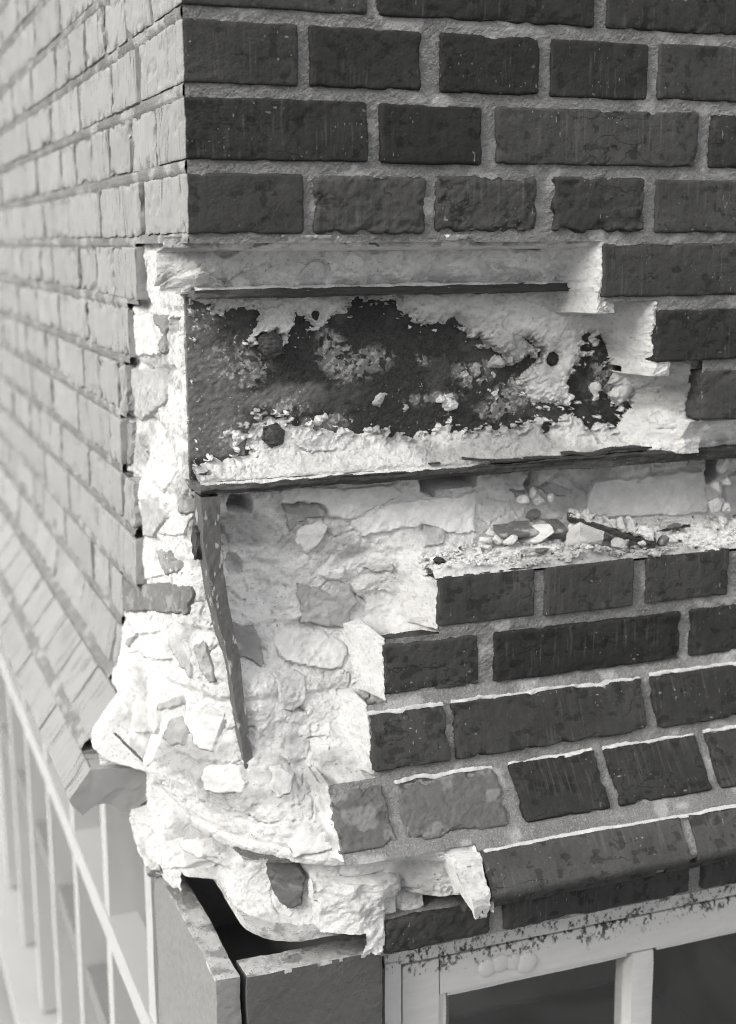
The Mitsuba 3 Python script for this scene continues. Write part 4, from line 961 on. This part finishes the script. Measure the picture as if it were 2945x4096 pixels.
def sbar(name, x0, x1, y0, y1, z0, z1, m='white_mat'):
    v, q, u = block(-y1, -y0, -x1, -x0, z0, z1, 'flrtb', res=.05, deep=.05, r=.006, wob=.001, place=side)
    return add(f'{sw}__{name}', (v, q), m, smooth=35)


for y in (.335, .65, .97, 1.29, 1.61, 1.93, 2.25):
    sbar('post', .004, .075, y - .022, y + .022, -1.68, -.69)
sbar('rail', .0, .05, .30, 3.3, -1.02, -.975)
sbar('rail', .012, .06, .30, 3.3, -1.27, -1.225, 'board_mat')
sbar('head', .015, .09, .30, 3.3, -.74, -.675)
sbar('sill', -.05, .08, .15, 3.3, -1.72, -1.685)
ys = [.30, .335, .65, .97, 1.29, 1.61, 1.93, 2.25, 3.2]
for a, b in zip(ys[:-1], ys[1:]):
    v, q = patch((.045, b - .022, -1.68), (0, a - b + .044, 0), (0, 0, .94), 2, 2)
    add(sw + '__pane', (v, q), 'pane_mat')
    v, q = patch((.13, b, -1.68), (0, a - b, 0), (0, 0, .94), 2, 2)
    add(sw + '__inner_blind', (v, q), 'blind_mat')
# ground and terrace
add('terrace', (lambda b: (np.array(b.vertices), np.array(b.faces)))(trimesh.creation.box(bounds=[[-3.2, -.2, -1.90], [.2, 5, -1.745]])), 'terrace_mat', kind='structure', label='pale flat terrace below the side windows')
v, q = patch((-150, -150, -4.2), (300, 0, 0), (0, 300, 0), 2, 2)
add('ground', (v, q), 'ground_mat', kind='structure', label='ground far below')

# ------------------------------------------------------------------ rubble on the ledge
def lump(c, size, seed, cuts=9, sub=3, rough=.10):
    rr = np.random.default_rng(seed)
    m = trimesh.creation.icosphere(sub, 1.0)
    V = np.array(m.vertices)
    for _ in range(cuts):
        nn = rr.normal(size=3); nn /= np.linalg.norm(nn)
        h = rr.uniform(.35, .8)
        dd = V @ nn
        V = V - np.maximum(dd - h, 0)[:, None] * nn
    V = V * (1 + (fbm(V * 2.4 + seed, 3, 1) - .5)[:, None] * 2.2 * rough)
    a = rr.uniform(0, 6.28)
    V = V * np.asarray(size) / 2
    c_, s_ = math.cos(a * .12 - .35), math.sin(a * .12 - .35)
    V = np.stack([V[:, 0] * c_ - V[:, 2] * s_, V[:, 1], V[:, 0] * s_ + V[:, 2] * c_], -1)
    return V + np.asarray(c), np.array(m.faces)


NAMES = {
    'big': ('mortar_chunk', 'largest rounded lump of pale mortar on the ledge, left of the flat chunk', 'mortar chunk'),
    'flat': ('mortar_chunk', 'big flat sided pale mortar chunk propped under the dark slanting flake', 'mortar chunk'),
    'tri': ('brick_shard', 'dark three cornered shard leaning behind the grey slate on the ledge', 'brick shard'),
    's1': ('mortar_chunk', 'pale stone tucked under the middle of the grey slate', 'mortar chunk'),
    's2': ('mortar_chunk', 'greyish stone under the left tip of the slate', 'mortar chunk'),
    's3': ('mortar_chunk', 'small pale stone in front of the left end of the slate', 'mortar chunk'),
    's4': ('mortar_chunk', 'small pale stone between the slate and the largest rounded lump', 'mortar chunk'),
    's5': ('mortar_chunk', 'leftmost of the four small stones caught high behind the ledge', 'mortar chunk'),
    's6': ('mortar_chunk', 'topmost of the four small stones caught high behind the ledge', 'mortar chunk'),
    's7': ('mortar_chunk', 'widest of the four small stones caught high behind the ledge', 'mortar chunk'),
    's8': ('mortar_chunk', 'rightmost of the four small stones caught high behind the ledge', 'mortar chunk'),
    'f1': ('mortar_chunk', 'small pale chunk at the ledge front below the middle of the slanting flake', 'mortar chunk'),
    'f2': ('mortar_chunk', 'pale chunk wedged under the lower half of the slanting flake', 'mortar chunk'),
    'f3': ('mortar_chunk', 'tiny pale crumb near the lower tip of the slanting flake', 'mortar chunk'),
    'd1': ('brick_shard', 'dark crumb by the lower right end of the slanting flake', 'brick shard'),
    'd2': ('rust_flake', 'thin dark flake on the ledge before the pale inner brick, right of the slanting flake', 'rust flake'),
    't1': ('rust_flake', 'thin dark flake at the ledge front below the largest rounded lump', 'rust flake'),
    't2': ('rust_flake', 'thin dark flake at the ledge front below the slate', 'rust flake'),
    'u1': ('mortar_chunk', 'pale crumb at the left end of the rubble, the upper of two', 'mortar chunk'),
    'u2': ('mortar_chunk', 'pale crumb at the left end of the rubble, the lower of two', 'mortar chunk'),
    'p6': ('mortar_chunk', 'topmost stone of the heap at the right end of the ledge, close under the beam', 'mortar chunk'),
    'p1': ('mortar_chunk', 'tall pale stone second from the top of the right hand heap', 'mortar chunk'),
    'p5': ('mortar_chunk', 'narrow stone on the right edge of the right hand heap, halfway up', 'mortar chunk'),
    'p2': ('mortar_chunk', 'pale stone on the left edge of the right hand heap, halfway up', 'mortar chunk'),
    'p3': ('mortar_chunk', 'biggest stone low in the right hand heap, beside the pale inner brick', 'mortar chunk'),
    'p4': ('mortar_chunk', 'pale stone low on the right edge of the right hand heap', 'mortar chunk'),
    'p7': ('mortar_chunk', 'flat stone at the very foot of the right hand heap', 'mortar chunk'),
}
for n_, (nm, x, y, z, w, h) in enumerate(RUB):
    if nm in ('plank', 'slate'):
        continue
    lab = NAMES[nm]
    dark = nm in ('tri', 'd1', 'd2', 't1', 't2')
    key = fresh(lab[0])
    v, t = lump((x, y, z + h * .25), (w * 1.5, max(w, h) * 1.2, h * 1.35), 30 + n_, cuts=11 if w > .012 else 6)
    scene[key] = mikit.ply((v, t), 'slate_mat' if dark else 'plaster_mat', smooth=28)
    labels[key] = {'label': lab[1], 'category': lab[2]}
# thin angular chips among the stones
for k in range(34):
    x, y = rng.uniform(.262, .64), rng.uniform(.006, .075)
    w = rng.uniform(.006, .018)
    v, t = lump((x, y, -.3395 + .14 * max(y - .03, 0)), (w * 1.5, w * 1.1, w * .45), 300 + k, cuts=14, rough=.05)
    key = fresh('mortar_chip')
    scene[key] = mikit.ply((v, t), 'plaster_mat' if k % 6 else 'slate_mat', smooth=20)
    labels[key] = {'label': 'thin angular ' + ('pale' if k % 6 else 'grey') + ' chip strewn on the ledge under the beam', 'category': 'mortar chip', 'group': ('pale' if k % 6 else 'grey') + ' chips strewn on the ledge'}
# strewn crumbs nobody would count
cr = []
for k in range(2200):
    x = rng.uniform(.25, .70); y = rng.uniform(.0, .10) ** 1.0
    s = rng.uniform(.0006, .0020) * (1 + 1.3 * (rng.random() < .12)) * (.55 if k % 5 == 0 else 1)
    z = -.3396 + .14 * max(y - .03, 0) - float(np.clip((.275 - x) / .03, 0, 1)) * .006 + rng.uniform(-.001, .0035) + .006 * float(np.clip(fbm(np.array([[x * 14, y * 14, 0]]), 2, 3)[0] - .45, 0, 1)) * 4
    m = trimesh.creation.icosphere(1, s)
    V = np.array(m.vertices) * rng.uniform(.5, 1.6, 3) * [1.2, 1, .7] + rng.normal(size=(len(m.vertices), 3)) * s * .24 + [x, y, z]
    cr.append((V, np.array(m.faces), k % 22 == 0))
for dark, m_, nm, lb in ((False, 'plaster_mat', 'mortar_grit', 'pale mortar grit strewn over the ledge under the beam'), (True, 'rust_mat', 'rust_grit', 'dark rust grit strewn over the ledge under the beam')):
    vs, fs, at = [], [], 0
    for V, f_, d_ in cr:
        if d_ == dark:
            vs.append(V); fs.append(f_ + at); at += len(V)
    add(nm, (np.vstack(vs), np.vstack(fs)), m_, label=lb, category='grit', kind='stuff')


def slat(a, b, w, t, seed, mat_, name, label, cat, up_=(0, 0, 1), dusty=0):
    """a thin uneven slab between two points"""
    a, b = np.array(a, float), np.array(b, float)
    L = np.linalg.norm(b - a)
    ex = (b - a) / L
    ey = np.cross(up_, ex); ey /= np.linalg.norm(ey); ez = np.cross(ex, ey)
    v, q, u = block(0, L, -w / 2, w / 2, 0, t, 'flrtbk', res=.0025, deep=.003, seed=seed, r=t * .25, wob=.0018, rough=.0008, chip=.3)
    V = a + v[:, :1] * ex + -v[:, 1:2] * ey + v[:, 2:] * ez
    k = thing(name, label, cat)
    add(k + '__slab', (V, q), mat_, smooth=35)
    if dusty:
        v, q, u = block(.001, L - .003, -w / 2 + .001, w / 2 - dusty, t - .0006, t + .0016, 'flrtb', res=.0025, deep=.0025, seed=seed + 1, r=.0008, wob=.003, rough=.0018, chip=1.0)
        add(k + '__mortar_dust', (a + v[:, :1] * ex + -v[:, 1:2] * ey + v[:, 2:] * ez, q), 'plaster_mat', smooth=True)


slat((.430, .062, -.3075), (.517, .018, -.3345), .024, .0075, 3.3, 'rust_mat', 'rust_plank', 'long dark flake with a dusty top slanting down across the ledge', 'rust flake', (0, -.25, 1), .0012)
slat((.346, .066, -.3165), (.428, .066, -.3175), .030, .0045, 5.3, 'slate_mat', 'slate_shard', 'thin grey slate shard lying flat on the stones left of the plank', 'slate shard', (0, -.30, 1))
for k, (a, b, w) in enumerate((((.302, .060, -.232), (.338, .050, -.2365), .004), ((.478, .055, -.231), (.520, .046, -.2345), .004), ((.262, .056, -.2355), (.275, .054, -.2355), .005), ((.540, .05, -.330), (.590, .055, -.327), .004))):
    slat(a, b, w, .0022, 9.1 + k, 'rust_mat', 'rust_splinter', ('thin dark splinter lying on the lower flange, left of the middle', 'long dark splinter on the lower flange, right of the mortar lump', 'short dark splinter on the lower flange near the bolts',
         'dark splinter lying on the ledge right of the plank')[k], 'rust splinter')
"""nail in the broken side"""
nail = trimesh.creation.cylinder(.0015, segment=[[-.0430, .245, -.553], [-.012, .205, -.585]], sections=10).subdivide_to_size(.006)
V = np.array(nail.vertices); V = V + (np.stack([fbm(V * 300 + 5 * j, 2, j) for j in range(3)], -1) - .5) * .002
k = thing('rusty_nail', 'rusty nail sticking slantwise out of the broken corner, lower left', 'nail')
add(k + '__shank', (V, np.array(nail.faces)), 'bar_mat', smooth=40)
